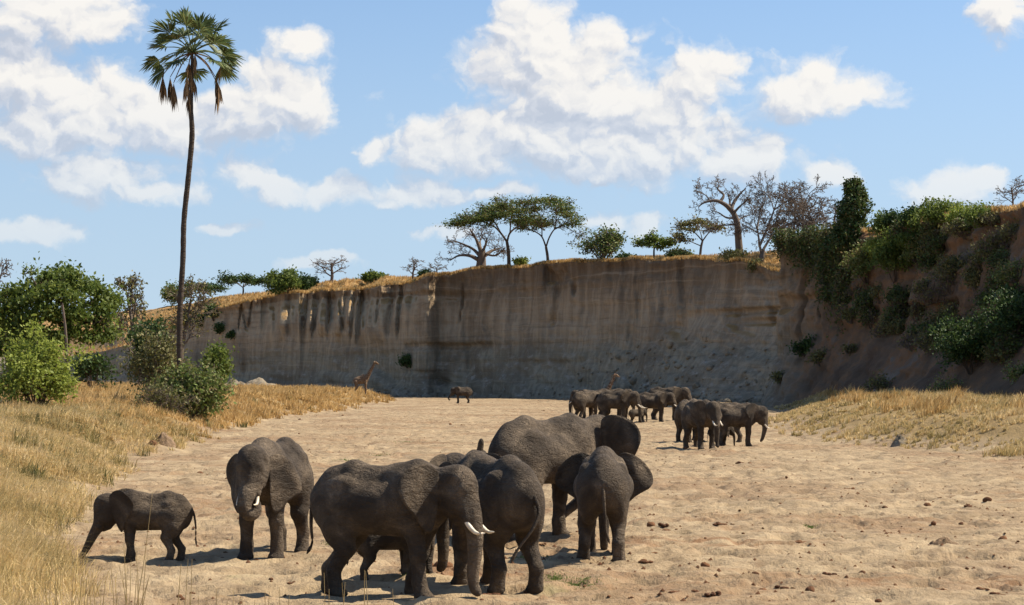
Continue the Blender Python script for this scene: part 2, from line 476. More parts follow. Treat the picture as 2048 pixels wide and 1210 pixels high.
m_cliff, n = new_mat('river_cliff')
geo = n.add('ShaderNodeNewGeometry')
pos = geo.outputs['Position']
pxyz = n.add('ShaderNodeSeparateXYZ', {0: pos})
nz = n.add('ShaderNodeSeparateXYZ', {0: geo.outputs['Normal']}).outputs[2]
warp = n.noise(n.scale(pos, (.06, .06, .12)), 1.0, 4, .6)
zw = n.m('MULTIPLY_ADD', n.m('SUBTRACT', warp, .5), 3.0, pxyz.outputs[2])
lay = n.ramp(n.m('DIVIDE', zw, 25.0), [(.0, (.20, .182, .138)), (.12, (.235, .212, .155)), (.2, (.28, .243, .172)), (.30, (.25, .222, .158)), (.36, (.31, .245, .162)),
                                        (.46, (.385, .300, .200)), (.62, (.35, .263, .170)), (.74, (.25, .175, .106)), (.86, (.17, .116, .072)), (1.0, (.19, .125, .073))])
streak = n.noise(n.scale(pos, (.9, .9, .05)), 1.0, 6, .68)
lay = n.mix(n.step(streak, .42, .62), n.mix(.28, lay, (.11, .073, .046)), n.mix(.12, lay, (.58, .44, .29)))
blot = n.noise(n.scale(pos, (.12, .12, .10)), 1.0, 5, .62)
lay = n.mix(n.step(blot, .48, .64, 0, .40), lay, (.11, .080, .056))
strata = n.noise(n.add('ShaderNodeCombineXYZ', {0: n.m('MULTIPLY', pxyz.outputs[0], .03), 1: n.m('MULTIPLY', pxyz.outputs[1], .03), 2: n.m('MULTIPLY', zw, 1.7)}).outputs[0], 1.0, 6, .75)
lay = n.mix(n.step(strata, .54, .68, 0, .30), lay, (.50, .40, .27))
lay = n.mix(n.step(strata, .46, .34, 0, .34), lay, (.10, .075, .052))
rub = n.noise(n.scale(pos, (.5, .5, .9)), 1.0, 7, .7)
lay = n.mix(n.m('MULTIPLY', n.step(rub, .52, .72), n.step(pxyz.outputs[2], 13, 4)), lay, (.34, .31, .26))
rightb = n.step(pxyz.outputs[0], 28, 36)                          # the right bank: red earth and leaf litter
earth = n.ramp(n.noise(n.scale(pos, (.14, .14, .2)), 1.0, 6, .66), [(.3, (.075, .050, .034)), (.48, (.135, .090, .058)), (.57, (.20, .110, .057)), (.63, (.15, .118, .090)), (.8, (.25, .21, .165))])
lay = n.mix(n.m('MULTIPLY', rightb, n.step(pxyz.outputs[1], 262, 235)), lay, earth)
turf = n.ramp(n.noise(n.scale(pos, (.35, .35, .35)), 1.0, 6, .66), [(.3, (.19, .105, .045)), (.5, (.32, .195, .08)), (.7, (.39, .26, .12))])
lay = n.mix(n.m('MULTIPLY', n.m('MULTIPLY', n.step(nz, .12, .60), n.step(pxyz.outputs[2], 11, 13)), n.step(pxyz.outputs[0], -8, -14)), lay, n.mix(n.noise(n.scale(pos, (.5, .5, .3)), 1.0, 4, .6), (.27, .19, .115), (.52, .40, .25)))
up = n.m('MULTIPLY', n.step(nz, .62, .86), n.step(pxyz.outputs[2], 7, 11))
lay = n.mix(up, lay, turf)
bh = n.m('ADD', n.m('MULTIPLY', streak, .6), n.m('ADD', n.m('MULTIPLY', strata, .5), n.m('MULTIPLY', rub, .8)))
finish(n, lay, .95, bh, .55, .5, spec=.1)
tag(obj('river_cliff', mesh_np('river_cliff', V, grid_faces(len(SS), NV2)[:, ::-1].copy(), True), m_cliff), kind='structure')


def on_cliff(px, row=None, backm=None, frac=None, side='all'):
    """point on the cliff surface at a photo column: row by plateau setback or by height share"""
    if backm is not None: j = NF + int(np.argmin(np.abs(back - backm)))
    elif frac is not None: j = int(frac * (NF - 1))
    else: j = row
    cx = CX + FPX * X2[:, j] / np.maximum(Y2[:, j], 1)
    ok = (Y2[:, j] > 100)
    if side == 'right': ok &= SS > 0 ; ok &= (Q[:, 1] < 258)
    if side == 'cliff': ok &= (Q[:, 0] < 34) & (Q[:, 1] > 262)
    dd = np.where(ok, np.abs(cx - px), 1e9)
    i = int(np.argmin(dd))
    return Vector((X2[i, j], Y2[i, j], Z2[i, j])), Vector((DIR[i, 0], DIR[i, 1], 0))
# ------------------------------------------------------------------ animals: smooth bodies grown from blended limbs
def _rot(yaw=0.0, pitch=0.0, roll=0.0):
    return np.array(Matrix.Rotation(yaw, 3, 'Z') @ Matrix.Rotation(pitch, 3, 'Y') @ Matrix.Rotation(roll, 3, 'X'))


class Field:
    """signed distance on a grid; cones and ellipsoids are blended into one skin"""
    def __init__(s, lo, hi, h):
        s.h, s.lo = h, np.array(lo, float)
        s.n = np.ceil((np.array(hi, float) - s.lo) / h).astype(int) + 1
        s.a = np.full(s.n, 1.0, np.float32)

    def _blk(s, lo, hi, m):
        i0 = np.clip(np.floor((lo - m - s.lo) / s.h).astype(int), 0, s.n)
        i1 = np.clip(np.ceil((hi + m - s.lo) / s.h).astype(int) + 1, 0, s.n)
        if np.any(i1 <= i0): return None
        sl = tuple(slice(a, b) for a, b in zip(i0, i1))
        ax = [(s.lo[k] + s.h * np.arange(i0[k], i1[k])).astype(np.float32) for k in range(3)]
        return sl, np.meshgrid(*ax, indexing='ij', sparse=True)

    def _mix(s, sl, d, k):
        a = s.a[sl]
        h = np.maximum(k - np.abs(a - d), 0) / k
        s.a[sl] = np.minimum(a, d) - h * h * k * .25

    def cone(s, p, q, r0, r1, k=.08):
        p, q = np.array(p, float), np.array(q, float)
        b = s._blk(np.minimum(p - r0, q - r1), np.maximum(p + r0, q + r1), k + 3 * s.h)
        if b is None: return
        sl, (X, Y, Z) = b
        e = q - p
        L = max(e @ e, 1e-9)
        x, y, z = X - p[0], Y - p[1], Z - p[2]
        t = np.clip((x * e[0] + y * e[1] + z * e[2]) / L, 0, 1)
        d = np.sqrt((x - t * e[0]) ** 2 + (y - t * e[1]) ** 2 + (z - t * e[2]) ** 2) - (r0 + t * (r1 - r0))
        s._mix(sl, d, k)

    def chain(s, pts, rad, k=.06):
        for i in range(len(pts) - 1): s.cone(pts[i], pts[i + 1], rad[i], rad[i + 1], k)

    def ell(s, c, r, k=.15, M=None):
        c, r = np.array(c, float), np.array(r, float)
        m = np.full(3, r.max()) if M is not None else r
        b = s._blk(c - m, c + m, k + 3 * s.h)
        if b is None: return
        sl, (X, Y, Z) = b
        x, y, z = X - c[0], Y - c[1], Z - c[2]
        if M is not None:
            x, y, z = (M[0, 0] * x + M[1, 0] * y + M[2, 0] * z, M[0, 1] * x + M[1, 1] * y + M[2, 1] * z, M[0, 2] * x + M[1, 2] * y + M[2, 2] * z)
        k0 = np.sqrt((x / r[0]) ** 2 + (y / r[1]) ** 2 + (z / r[2]) ** 2)
        k1 = np.sqrt((x / r[0] ** 2) ** 2 + (y / r[1] ** 2) ** 2 + (z / r[2] ** 2) ** 2)
        s._mix(sl, k0 * (k0 - 1) / np.maximum(k1, 1e-4), k)

    def dent(s, c, r, k=.1, M=None):
        keep = s.a
        s.a = np.full_like(keep, 1.0)
        s.ell(c, r, .02, M)
        d = -s.a
        h = np.maximum(k - np.abs(keep - d), 0) / k
        s.a = np.maximum(keep, d) + h * h * k * .25

    def floor(s, z=0.0):
        Z = s.lo[2] + s.h * np.arange(s.n[2])
        s.a = np.maximum(s.a, (z - Z)[None, None, :].astype(np.float32))

    def mesh(s, smooth=2):
        a = s.a
        neg = a < 0
        nx, ny, nz = a.shape
        cor = [(i, j, k) for i in (0, 1) for j in (0, 1) for k in (0, 1)]
        cnt = sum(neg[i:nx - 1 + i, j:ny - 1 + j, k:nz - 1 + k].astype(np.int8) for i, j, k in cor)
        act = np.argwhere((cnt > 0) & (cnt < 8))
        val = np.stack([a[act[:, 0] + i, act[:, 1] + j, act[:, 2] + k] for i, j, k in cor], 1)
        P = np.zeros((len(act), 3)); N = np.zeros(len(act))
        for A in range(8):
            for B in range(A + 1, 8):
                ca, cb = np.array(cor[A]), np.array(cor[B])
                if np.abs(ca - cb).sum() != 1: continue
                va, vb = val[:, A], val[:, B]
                mk = (va < 0) != (vb < 0)
                t = np.where(mk, va / np.where(mk, va - vb, 1), 0)
                P += np.where(mk[:, None], ca + t[:, None] * (cb - ca), 0)
                N += mk
        V = s.lo + s.h * (act + P / N[:, None])
        idx = np.full((nx - 1, ny - 1, nz - 1), -1, np.int64)
        idx[act[:, 0], act[:, 1], act[:, 2]] = np.arange(len(act))
        F = []
        for ax in range(3):
            o = [k for k in range(3) if k != ax]
            sl0 = [slice(None)] * 3; sl1 = [slice(None)] * 3
            sl0[ax], sl1[ax] = slice(0, -1), slice(1, None)
            for k in o: sl0[k] = slice(1, -1); sl1[k] = slice(1, -1)
            e0, e1 = neg[tuple(sl0)], neg[tuple(sl1)]
            for flip, mk in ((False, e0 & ~e1), (True, ~e0 & e1)):
                q = np.argwhere(mk)
                if not len(q): continue
                q = q.copy(); q[:, o[0]] += 1; q[:, o[1]] += 1
                c = []
                for d0, d1 in ((1, 1), (0, 1), (0, 0), (1, 0)):
                    r = q.copy(); r[:, o[0]] -= d0; r[:, o[1]] -= d1
                    c.append(idx[r[:, 0], r[:, 1], r[:, 2]])
                f = np.stack(c, 1)
                if (ax == 1) != flip: f = f[:, ::-1]
                F.append(f)
        F = np.concatenate(F)
        F = F[(F >= 0).all(1)]
        for _ in range(smooth):
            acc = np.zeros_like(V); n = np.zeros(len(V))
            for i in range(4):
                j = F[:, (i + 1) % 4]
                np.add.at(acc, F[:, i], V[j]); np.add.at(n, F[:, i], 1)
                np.add.at(acc, j, V[F[:, i]]); np.add.at(n, j, 1)
            V = V * .5 + .5 * acc / np.maximum(n, 1)[:, None]
        return V, F


def bez(pts, n):
    """smooth curve through points (Catmull-Rom), n samples"""
    p = np.array(pts, float)
    p = np.vstack([2 * p[0] - p[1], p, 2 * p[-1] - p[-2]])
    m = len(p) - 3
    out = []
    for u in np.linspace(0, m - 1e-6, n):
        i = int(u); t = u - i
        a, b, c, d = p[i:i + 4]
        out.append(.5 * (2 * b + (c - a) * t + (2 * a - 5 * b + 4 * c - d) * t * t + (3 * b - a - 3 * c + d) * t ** 3))
    return np.array(out)


def tube(path, rad, sides=6, closed_end=True):
    """swept tube: verts, quads"""
    path = np.asarray(path, float)
    n = len(path)
    rad = np.broadcast_to(np.asarray(rad, float), (n,))
    tg = np.gradient(path, axis=0)
    tg /= np.maximum(np.linalg.norm(tg, axis=1), 1e-9)[:, None]
    ref = np.array([0, 0, 1.0]) if abs(tg[0, 2]) < .9 else np.array([1.0, 0, 0])
    u = np.cross(tg, ref); u /= np.maximum(np.linalg.norm(u, axis=1), 1e-9)[:, None]
    v = np.cross(tg, u)
    th = np.linspace(0, 2 * np.pi, sides, endpoint=False)
    V = path[:, None] + rad[:, None, None] * (np.cos(th)[None, :, None] * u[:, None] + np.sin(th)[None, :, None] * v[:, None])
    i = np.arange(n - 1)[:, None] * sides
    j = np.arange(sides)[None]
    jn = (j + 1) % sides
    F = np.stack([i + j, i + jn, i + sides + jn, i + sides + j], -1).reshape(-1, 4)
    return V.reshape(-1, 3), F


def join(parts):
    """list of (V, F) with quad faces -> one (V, F)"""
    Vs, Fs, o = [], [], 0
    for V, F in parts:
        Vs.append(V); Fs.append(F + o); o += len(V)
    return np.concatenate(Vs), np.concatenate(Fs)


EAR = np.array([(0, .26), (.05, .40), (.20, .52), (.42, .56), (.66, .50), (.82, .33), (.86, .10), (.77, -.12), (.60, -.30), (.44, -.48), (.30, -.68), (.18, -.80), (.08, -.66), (.01, -.36)])


def ear_mesh(side, flap, hd, M, S, big=1.0, fold=.0, na=14, seed=0, droop=.2, dz=-.05):
    """one ear in body coordinates: a thick, curved, rippled sheet hinged at the side of the head"""
    out = bez(list(EAR) , 44)
    cen = np.array([.03, -.04])
    rr = np.linspace(0, 1, na)
    P = cen[None, None] + rr[None, :, None] * (out[:, None] - cen) * big
    a, b = P[..., 0], P[..., 1]
    am = np.maximum(a, 0)
    ph = flap + .35 * am - .5 * am * am + .16 * np.sin(3.1 * b + 2 * am + seed) * am + fold * sm(am, .35, .8) * 1.0 + .35 * np.maximum(-b, 0) * max(0., math.cos(flap))
    cup = .07 * np.sin(np.clip(am / .75, 0, 1) * np.pi) + .018 * np.sin(9 * b + 5 * am + seed) * sm(am, .3, .8)
    att = .35 - .10 * np.abs(b) ** 1.5
    x = .30 - np.cos(ph) * a - np.sin(ph) * cup
    y = att + np.sin(ph) * am - np.cos(ph) * cup * .4
    z = b + .05 + dz - fold * .25 * sm(b, .1, .5) * am - droop * am
    th = .030 * (1 - .55 * rr[None, :] ** 3) * np.ones_like(a)
    nx, ny = np.sin(ph), np.cos(ph)
    sheets = []
    for sgn in (1, -1):
        L = np.stack([x + nx * th * .5 * sgn, (y + ny * th * .5 * sgn) * side, z], -1)
        sheets.append((L * S) @ M.T + hd)
    n = len(out)
    Vt = np.concatenate([q.reshape(-1, 3) for q in sheets])
    i = np.arange(n)[:, None]; j = np.arange(na - 1)[None]
    inx = ((i + 1) % n)
    f0 = np.stack([i * na + j, inx * na + j, inx * na + j + 1, i * na + j + 1], -1).reshape(-1, 4)
    f1 = f0[:, ::-1] + n * na
    i = np.arange(n)
    rim = np.stack([i * na + na - 1, ((i + 1) % n) * na + na - 1, n * na + ((i + 1) % n) * na + na - 1, n * na + i * na + na - 1], -1)
    F = np.concatenate([f0, f1, rim])
    if side < 0: F = F[:, ::-1]
    return Vt, F


# ---- skin, ivory, eye
m_skin, n = new_mat('elephant_skin')
tc = n.add('ShaderNodeTexCoord').outputs['Object']
inf = n.add('ShaderNodeObjectInfo').outputs['Random']
tcs = n.v('ADD', tc, n.add('ShaderNodeCombineXYZ', {0: n.m('MULTIPLY', inf, 37.0)}).outputs[0])
dust = n.noise(tcs, 1.7, 5, .60, .5)
fine = n.noise(tcs, 14.0, 5, .7)
c = n.ramp(dust, [(.32, (.034, .024, .0155)), (.47, (.064, .046, .030)), (.60, (.120, .088, .058)), (.74, (.215, .160, .108))])
c = n.mix(n.step(fine, .35, .7, .0, .22), c, (.05, .038, .028))
hz = n.add('ShaderNodeSeparateXYZ', {0: tc}).outputs[2]
wr = n.add('ShaderNodeTexVoronoi', {'Vector': n.v('ADD', n.scale(tcs, (1.0, 1.0, 1.7)), n.scale(n.add('ShaderNodeTexNoise', {'Vector': tcs, 'Scale': 4.0, 'Detail': 3.0}).outputs[1], (.25, .25, .25))), 'Scale': 17.0}, feature='DISTANCE_TO_EDGE').outputs['Distance']
crk = n.step(wr, 0, .12)
c = n.mix(n.m('MULTIPLY', n.m('SUBTRACT', 1.0, crk), .38), c, (.045, .036, .03))
fold = n.noise(n.scale(tcs, (1.2, 1.2, 2.4)), 3.2, 4, .62, 1.2)
hb = n.m('ADD', n.m('MULTIPLY', crk, .30), n.m('ADD', n.m('MULTIPLY', fine, .12), n.m('MULTIPLY', fold, 2.2)))
finish(n, c, .82, hb, .06, .7, spec=.25)
m_tusk, n = new_mat('ivory')
tc = n.add('ShaderNodeTexCoord').outputs['Object']
finish(n, n.ramp(n.noise(tc, 9, 4, .6), [(.3, (.62, .50, .34)), (.7, (.80, .72, .58))]), .45, spec=.4)
m_eye, n = new_mat('eye')
finish(n, (.012, .008, .006), .15, spec=.6)


def elephant(label, px, py, S=1.0, head=90, yaw=0., pitch=0., ears=(30, 30), earbig=1.0, earfold=0., eardroop=.12, earz=-.05, trunk=None, trunk_body=None, legs=None, tail=None,
             tusk=.45, calf=0.0, h=.030, group=None, dx=0.0, roll=0., D=None, fat=1.0):
    """an elephant standing on the sand: feet centre at photo pixel (px, py) ground row; head = compass heading in degrees from +X"""
    D = D or FPX * CAMZ / (py - HY)
    X = (px - CX) * D / FPX
    sp = S
    hs = .93 + .14 * calf                                   # calves have larger heads
    f = Field((-1.75, -1.0, -.06), (3.0, 1.0, 3.35), h / sp if sp < 1 else h)
    f = Field((-1.75, -1.0, -.06), (3.0, 1.0, 3.35), h / sp)
    w_ = fat
    # trunk of the body
    f.ell((.62, 0, 1.73), (.70, .45 * w_, .58), .2)
    f.ell((.05, 0, 1.64), (1.0, .60 * w_, .52), .22)
    f.ell((-.62, 0, 1.72), (.66, .52 * w_, .56), .22)
    f.chain([(1.05, 0, 2.18), (.70, 0, 2.30), (.30, 0, 2.22), (-.10, 0, 2.17), (-.55, 0, 2.28), (-.95, 0, 2.15), (-1.25, 0, 1.80)], [.16, .17, .16, .15, .16, .15, .12], .22)
    f.ell((-1.05, 0, 1.62), (.30, .34 * w_, .46), .25)
    for s_ in (1, -1):
        f.ell((-.62, .36 * s_ * w_, 2.06), (.20, .11, .13), .12)
        f.ell((.55, .34 * s_ * w_, 2.0), (.14, .09, .26), .14)
    # legs: fore left, fore right, hind left, hind right -> (dx, lift, dy)
    lg = legs or [(0, 0, 0)] * 4
    for i, side in enumerate((1, -1)):
        a, up, b = lg[i]
        y0 = .32 * side
        f.ell((.74, .36 * side, 1.55), (.26, .15, .48), .18)
        f.chain([(.74, y0, 1.42), (.76 + a * .45, y0 + b * .5, .82 + up * .5), (.72 + a * .85, y0 + b * .8, .32 + up), (.75 + a, y0 + b, .12 + up)], [.20, .142, .124, .150], .08)
        f.ell((.80 + a, y0 + b, .07 + up), (.178, .168, .10), .05)
        a, up, b = lg[2 + i]
        y0 = .30 * side
        f.ell((-.72, .30 * side, 1.38), (.36, .23, .52), .18)
        f.chain([(-.74, y0, 1.30), (-.60 + a * .5, y0 + b * .5, .90 + up * .4), (-.86 + a * .85, y0 + b * .8, .46 + up * .9), (-.80 + a, y0 + b, .13 + up)], [.25, .172, .120, .146], .08)
        f.ell((-.75 + a, y0 + b, .07 + up), (.168, .155, .10), .05)
    # neck, head
    pv = np.array([1.02, 0, 1.98])
    M = _rot(R(yaw), R(pitch), R(roll))
    H = lambda p: pv + M @ (np.array(p, float) * hs)
    f.cone((.70, 0, 1.90), H((.26, 0, .02)), .44, .34 * hs, .2)
    f.ell(H((.46, 0, .14)), np.array((.37, .33, .37)) * hs, .16, M)
    f.ell(H((.60, 0, .20)), np.array((.25, .25, .26)) * hs, .14, M)
    f.cone(H((.66, 0, .04)), H((.84, 0, -.40)), .27 * hs, .205 * hs, .12)
    for s_ in (1, -1):
        f.ell(H((.53, .17 * s_, -.20)), np.array((.27, .16, .29)) * hs, .12, M)
        f.cone(H((.70, .17 * s_, -.22)), H((.86, .185 * s_, -.50)), .115 * hs, .085 * hs, .08)
        f.ell(H((.74, .215 * s_, .07)), np.array((.09, .06, .07)) * hs, .08, M)
    f.chain([H((.38, 0, -.32)), H((.60, 0, -.52)), H((.76, 0, -.62))], [.20 * hs, .13 * hs, .07 * hs], .08)
    tp = trunk or [(.84, 0, -.40), (.95, 0, -.78), (.97, 0, -1.18), (.95, 0, -1.52), (.99, 0, -1.80), (1.08, 0, -1.90)]
    tpts = [H(p) for p in tp]
    if trunk_body: tpts += [np.array(p, float) for p in trunk_body]
    tpts = bez(tpts, 22)
    tr = np.interp(np.linspace(0, 1, 22), [0, .2, .5, .8, 1], [.19, .150, .112, .082, .064]) * hs
    f.chain(list(tpts), list(tr), .05)
    if h < .04:
        for s_ in (1, -1): f.dent(H((.60, .36 * s_, .16)), np.array((.11, .075, .13)) * hs, .08, M)
    f.floor(0.0)
    V, F = f.mesh(1)
    parts = [(V, F)]
    for s_, fl in zip((1, -1), ears):
        parts.append(ear_mesh(s_, R(fl + 5), pv, M, hs, earbig, earfold, seed=px * .01 + s_, droop=eardroop, dz=earz))
    tl = bez(tail or [(-1.22, 0, 1.92), (-1.40, 0, 1.70), (-1.44, .02, 1.25), (-1.42, .03, .85), (-1.45, .04, .62)], 16)
    parts.append(tube(tl, np.interp(np.linspace(0, 1, 16), [0, .3, .8, .85, .95, 1], [.075, .04, .022, .035, .03, .008]), 7))
    V, F = join(parts)
    V = V * sp
    z0 = float(ground_z(X, D))
    root = thing('elephant', label, 'elephant', (X + dx, D, z0 - .02), R(head), group)
    obj('body', mesh_np('elephant_body', V, F, True), m_skin, root)
    if tusk:
        for s_ in (1, -1):
            c_ = bez([H((.80, .175 * s_, -.40)), H((.90, .20 * s_, -.58)), H((.90 + .5 * tusk, .21 * s_, -.60 - .34 * tusk)), H((.88 + tusk, .17 * s_, -.58 - .36 * tusk))], 9)
            Vt, Ft = tube(c_ * sp, np.array([.05, .05, .048, .045, .042, .037, .03, .022, .008]) * sp * (1.0 if tusk > .3 else .8), 8)
            obj('tusk', mesh_np('tusk', Vt, Ft, True), m_tusk, root)
    for s_ in (1, -1):
        th = np.linspace(0, np.pi, 6)
        c_ = H((.705, .262 * s_, .015)) * sp
        Ve, Fe = tube(np.stack([np.zeros(6), np.cos(th), np.zeros(6)], 1) * .034 * sp + c_, np.maximum(np.sin(th), .02) * .034 * sp, 8)
        obj('eye', mesh_np('eye', Ve, Fe, True), m_eye, root)
    return root
# ------------------------------------------------------------------ giraffe
m_gir, n = new_mat('giraffe_coat')
tc = n.add('ShaderNodeTexCoord').outputs['Object']
e = n.vor(tc, 4.2, feature='DISTANCE_TO_EDGE')
c = n.mix(n.step(e, .03, .07), (.30, .23, .15), n.mix(n.noise(tc, 3, 3), (.085, .046, .026), (.15, .085, .048)))
finish(n, c, .8, spec=.2)


def giraffe(label, px, D, z, head, neck=((.7, 0, 2.6), (1.12, 0, 3.2), (1.55, 0, 3.85)), S=1.0):
    f = Field((-1.5, -.6, -.06), (3.0, .6, 5.2), .04)
    f.ell((.42, 0, 2.40), (.50, .30, .50), .2)
    f.ell((.0, 0, 2.25), (.60, .31, .40), .2)
    f.ell((-.48, 0, 2.22), (.46, .29, .40), .2)
    f.chain([(.75, 0, 2.75), (.3, 0, 2.85), (-.7, 0, 2.42)], [.12, .12, .12], .2)
    for s_ in (1, -1):
        f.chain([(.55, .19 * s_, 2.15), (.58, .19 * s_, 1.2), (.55, .18 * s_, 1.1), (.56, .18 * s_, .35), (.60, .18 * s_, .06)], [.20, .11, .10, .065, .085], .08)
        f.chain([(-.62, .19 * s_, 2.05), (-.52, .19 * s_, 1.35), (-.74, .18 * s_, 1.02), (-.70, .18 * s_, .35), (-.66, .18 * s_, .06)], [.24, .13, .09, .065, .085], .08)
    nk = bez([(.45, 0, 2.35)] + list(neck), 12)
    f.chain(list(nk), list(np.linspace(.34, .125, 12)), .08)
    hd = np.array(neck[-1], float)
    f.chain([hd + (0, 0, .08), hd + (.22, 0, .06), hd + (.52, 0, -.12)], [.15, .135, .075], .08)
    for s_ in (1, -1):
        f.cone(hd + (.05, .06 * s_, .15), hd + (.0, .07 * s_, .33), .04, .035, .03)
        f.cone(hd + (-.02, .12 * s_, .12), hd + (-.10, .26 * s_, .15), .05, .02, .03)
    f.floor(0)
    V, F = f.mesh(1)
    t = bez([(-.92, 0, 2.3), (-1.04, 0, 2.0), (-1.06, 0, 1.4), (-1.08, 0, 1.05)], 8)
    V, F = join([(V, F), tube(t, [.05, .04, .03, .03, .03, .05, .06, .02], 6)])
    root = thing('giraffe', label, 'giraffe', ((px - CX) * D / FPX, D, z), R(head))
    obj('body', mesh_np('giraffe_body', V * S, F, True), m_gir, root)
    for s_ in (1, -1):
        a = np.linspace(0, np.pi, 5)
        c_ = hd + np.array((.14, .115 * s_, .10))
        Ve, Fe = tube(np.stack([np.zeros(5), np.cos(a), np.zeros(5)], 1) * .03 + c_, np.maximum(np.sin(a), .02) * .03, 6)
        obj('eye', mesh_np('eye', Ve * S, Fe, True), m_eye, root)
    return root


# ------------------------------------------------------------------ vegetation tools
def leaf_mat(name, cols, transl=.30, scale=1.2, rough=.6):
    m, n = new_mat(name)
    g_ = n.add('ShaderNodeNewGeometry')
    big = n.noise(g_.outputs['Position'], scale, 3, .6)
    c = n.ramp(n.m('ADD', n.m('MULTIPLY', big, .7), n.m('MULTIPLY', g_.outputs['Random Per Island'], .45)), [(.25 + .55 * i / max(1, len(cols) - 1), c) for i, c in enumerate(cols)])
    finish(n, c, rough, transl=transl, spec=.25)
    return m


def bark_mat(name, a, b, sc=3.0):
    m, n = new_mat(name)
    p = n.add('ShaderNodeNewGeometry').outputs['Position']
    f = n.noise(n.scale(p, (sc, sc, sc * .35)), 1.0, 5, .65)
    finish(n, n.mix(f, a, b), .9, f, .12, .8, spec=.15)
    return m


M_BARK = bark_mat('dark_bark', (.05, .036, .026), (.13, .095, .07))
M_GREYBARK = bark_mat('grey_brown_bark', (.095, .07, .054), (.20, .155, .12), 2.0)
M_TWIG = bark_mat('dry_twig', (.09, .071, .056), (.19, .152, .12))
M_PALE = bark_mat('pale_twig', (.15, .118, .084), (.25, .20, .145))
L_ACA = leaf_mat('acacia_leaf', [(0.034, 0.065, 0.017), (0.070, 0.123, 0.029), (0.133, 0.167, 0.043), (0.188, 0.145, 0.051)], .25, .5)
L_DARK = leaf_mat('dark_leaf', [(.020, .040, .012), (.040, .075, .019), (.080, .125, .032)], .25, .6)
L_BRIGHT = leaf_mat('yellow_green_leaf', [(.13, .155, .026), (.22, .27, .045), (.33, .37, .075)], .40, .8)
L_MIX = leaf_mat('mixed_leaf', [(0.070, 0.087, 0.026), (0.133, 0.152, 0.043), (0.172, 0.232, 0.058), (0.251, 0.181, 0.087)], .28, .5)
L_OLIVE = leaf_mat('olive_leaf', [(0.086, 0.080, 0.029), (0.133, 0.138, 0.043), (0.204, 0.174, 0.065)], .25, .5)
L_GREEN = leaf_mat('green_leaf', [(.048, .078, .016), (.105, .150, .028), (.19, .225, .050)], .42, .6)
L_VINE = leaf_mat('vine_leaf', [(0.034, 0.043, 0.017), (0.055, 0.080, 0.023), (0.094, 0.138, 0.032), (0.117, 0.087, 0.043)], .25, .5)


def leaves(C, size, rng, flat=0.0, aspect=1.6):
    """one small quad for each centre, any way up; flat > 0 tips them towards level"""
    n = len(C)
    d = rng.normal(size=(n, 3)); d[:, 2] *= (1 - flat)
    d /= np.linalg.norm(d, axis=1)[:, None]
    r = rng.normal(size=(n, 3)); r[:, 2] *= (1 - flat)
    u = np.cross(d, r); u /= np.maximum(np.linalg.norm(u, axis=1), 1e-6)[:, None]
    if flat > 0:
        u = rng.normal(size=(n, 3)) * np.array([1, 1, 1 - flat]); u -= d * (u * d).sum(1)[:, None]
        u /= np.maximum(np.linalg.norm(u, axis=1), 1e-6)[:, None]
    s_ = size * rng.uniform(.6, 1.4, n)[:, None] * .5
    a, b = d * s_ * aspect, u * s_
    V = np.stack([C - a, C + b * .9, C + a, C - b * .9], 1).reshape(-1, 3)
    F = np.arange(n * 4).reshape(-1, 4)
    return V, F


def unit(v): return v / max(np.linalg.norm(v), 1e-9)


def _n3(x, y, z):
    l_ = math.sqrt(x * x + y * y + z * z) or 1e-9
    return x / l_, y / l_, z / l_


def grow(rng, p, d, L, r, lev, P, chains, tips):
    """recursive branch; P gives per-level lists"""
    if not isinstance(rng, random.Random): rng = random.Random(int(rng.integers(1 << 30)))
    ns = P.get('seg', 4) if lev < 3 else 3
    g_ = rng.gauss
    dx, dy, dz = _n3(float(d[0]), float(d[1]), float(d[2]))
    x, y, z = float(p[0]), float(p[1]), float(p[2])
    pts = [(x, y, z)]
    up, wig = P['up'][lev], P['wig'][lev]
    st = L / ns
    for i in range(ns):
        dx, dy, dz = _n3(dx + g_(0, wig), dy + g_(0, wig), dz + g_(0, wig) + up)
        x += dx * st; y += dy * st; z += dz * st
        pts.append((x, y, z))
    r1 = r * P.get('tap', .55)
    chains.append((lev, np.array(pts), np.linspace(r, r1, ns + 1)))
    if lev + 1 >= P['levels']:
        tips.append(np.array(pts[-1])); tips.append(np.array(pts[-2]))
        return
    n = P['n'][lev]
    n = int(n) + (rng.random() < n - int(n))
    a0 = rng.uniform(0, 6.28)
    for k_ in range(n):
        t = P['t0'][lev] + (1 - P['t0'][lev]) * (k_ + rng.uniform(.1, .9)) / n
        f = t * ns; i = min(int(f), ns - 1); f -= i
        A, B = pts[i], pts[i + 1]
        ex, ey, ez = _n3(B[0] - A[0], B[1] - A[1], B[2] - A[2])
        sx_, sy_, sz_ = _n3(ey * .9 - ez * .2, ez * .3 - ex * .9, ex * .2 - ey * .3)
        tx, ty, tz = ey * sz_ - ez * sy_, ez * sx_ - ex * sz_, ex * sy_ - ey * sx_
        az_ = a0 + k_ * 2.4 + rng.uniform(-.4, .4)
        an = P['ang'][lev] * rng.uniform(.7, 1.25)
        c_, s_, ca, sa = math.cos(an), math.sin(an), math.cos(az_), math.sin(az_)
        cd = (ex * c_ + (sx_ * ca + tx * sa) * s_, ey * c_ + (sy_ * ca + ty * sa) * s_, ez * c_ + (sz_ * ca + tz * sa) * s_)
        q_ = (A[0] + (B[0] - A[0]) * f, A[1] + (B[1] - A[1]) * f, A[2] + (B[2] - A[2]) * f)
        grow(rng, q_, cd, L * P['rat'][lev] * rng.uniform(.7, 1.2) * (1.15 - .4 * t), max((r + (r1 - r) * t) * P.get('rr', .6), P.get('rmin', .02)), lev + 1, P, chains, tips)


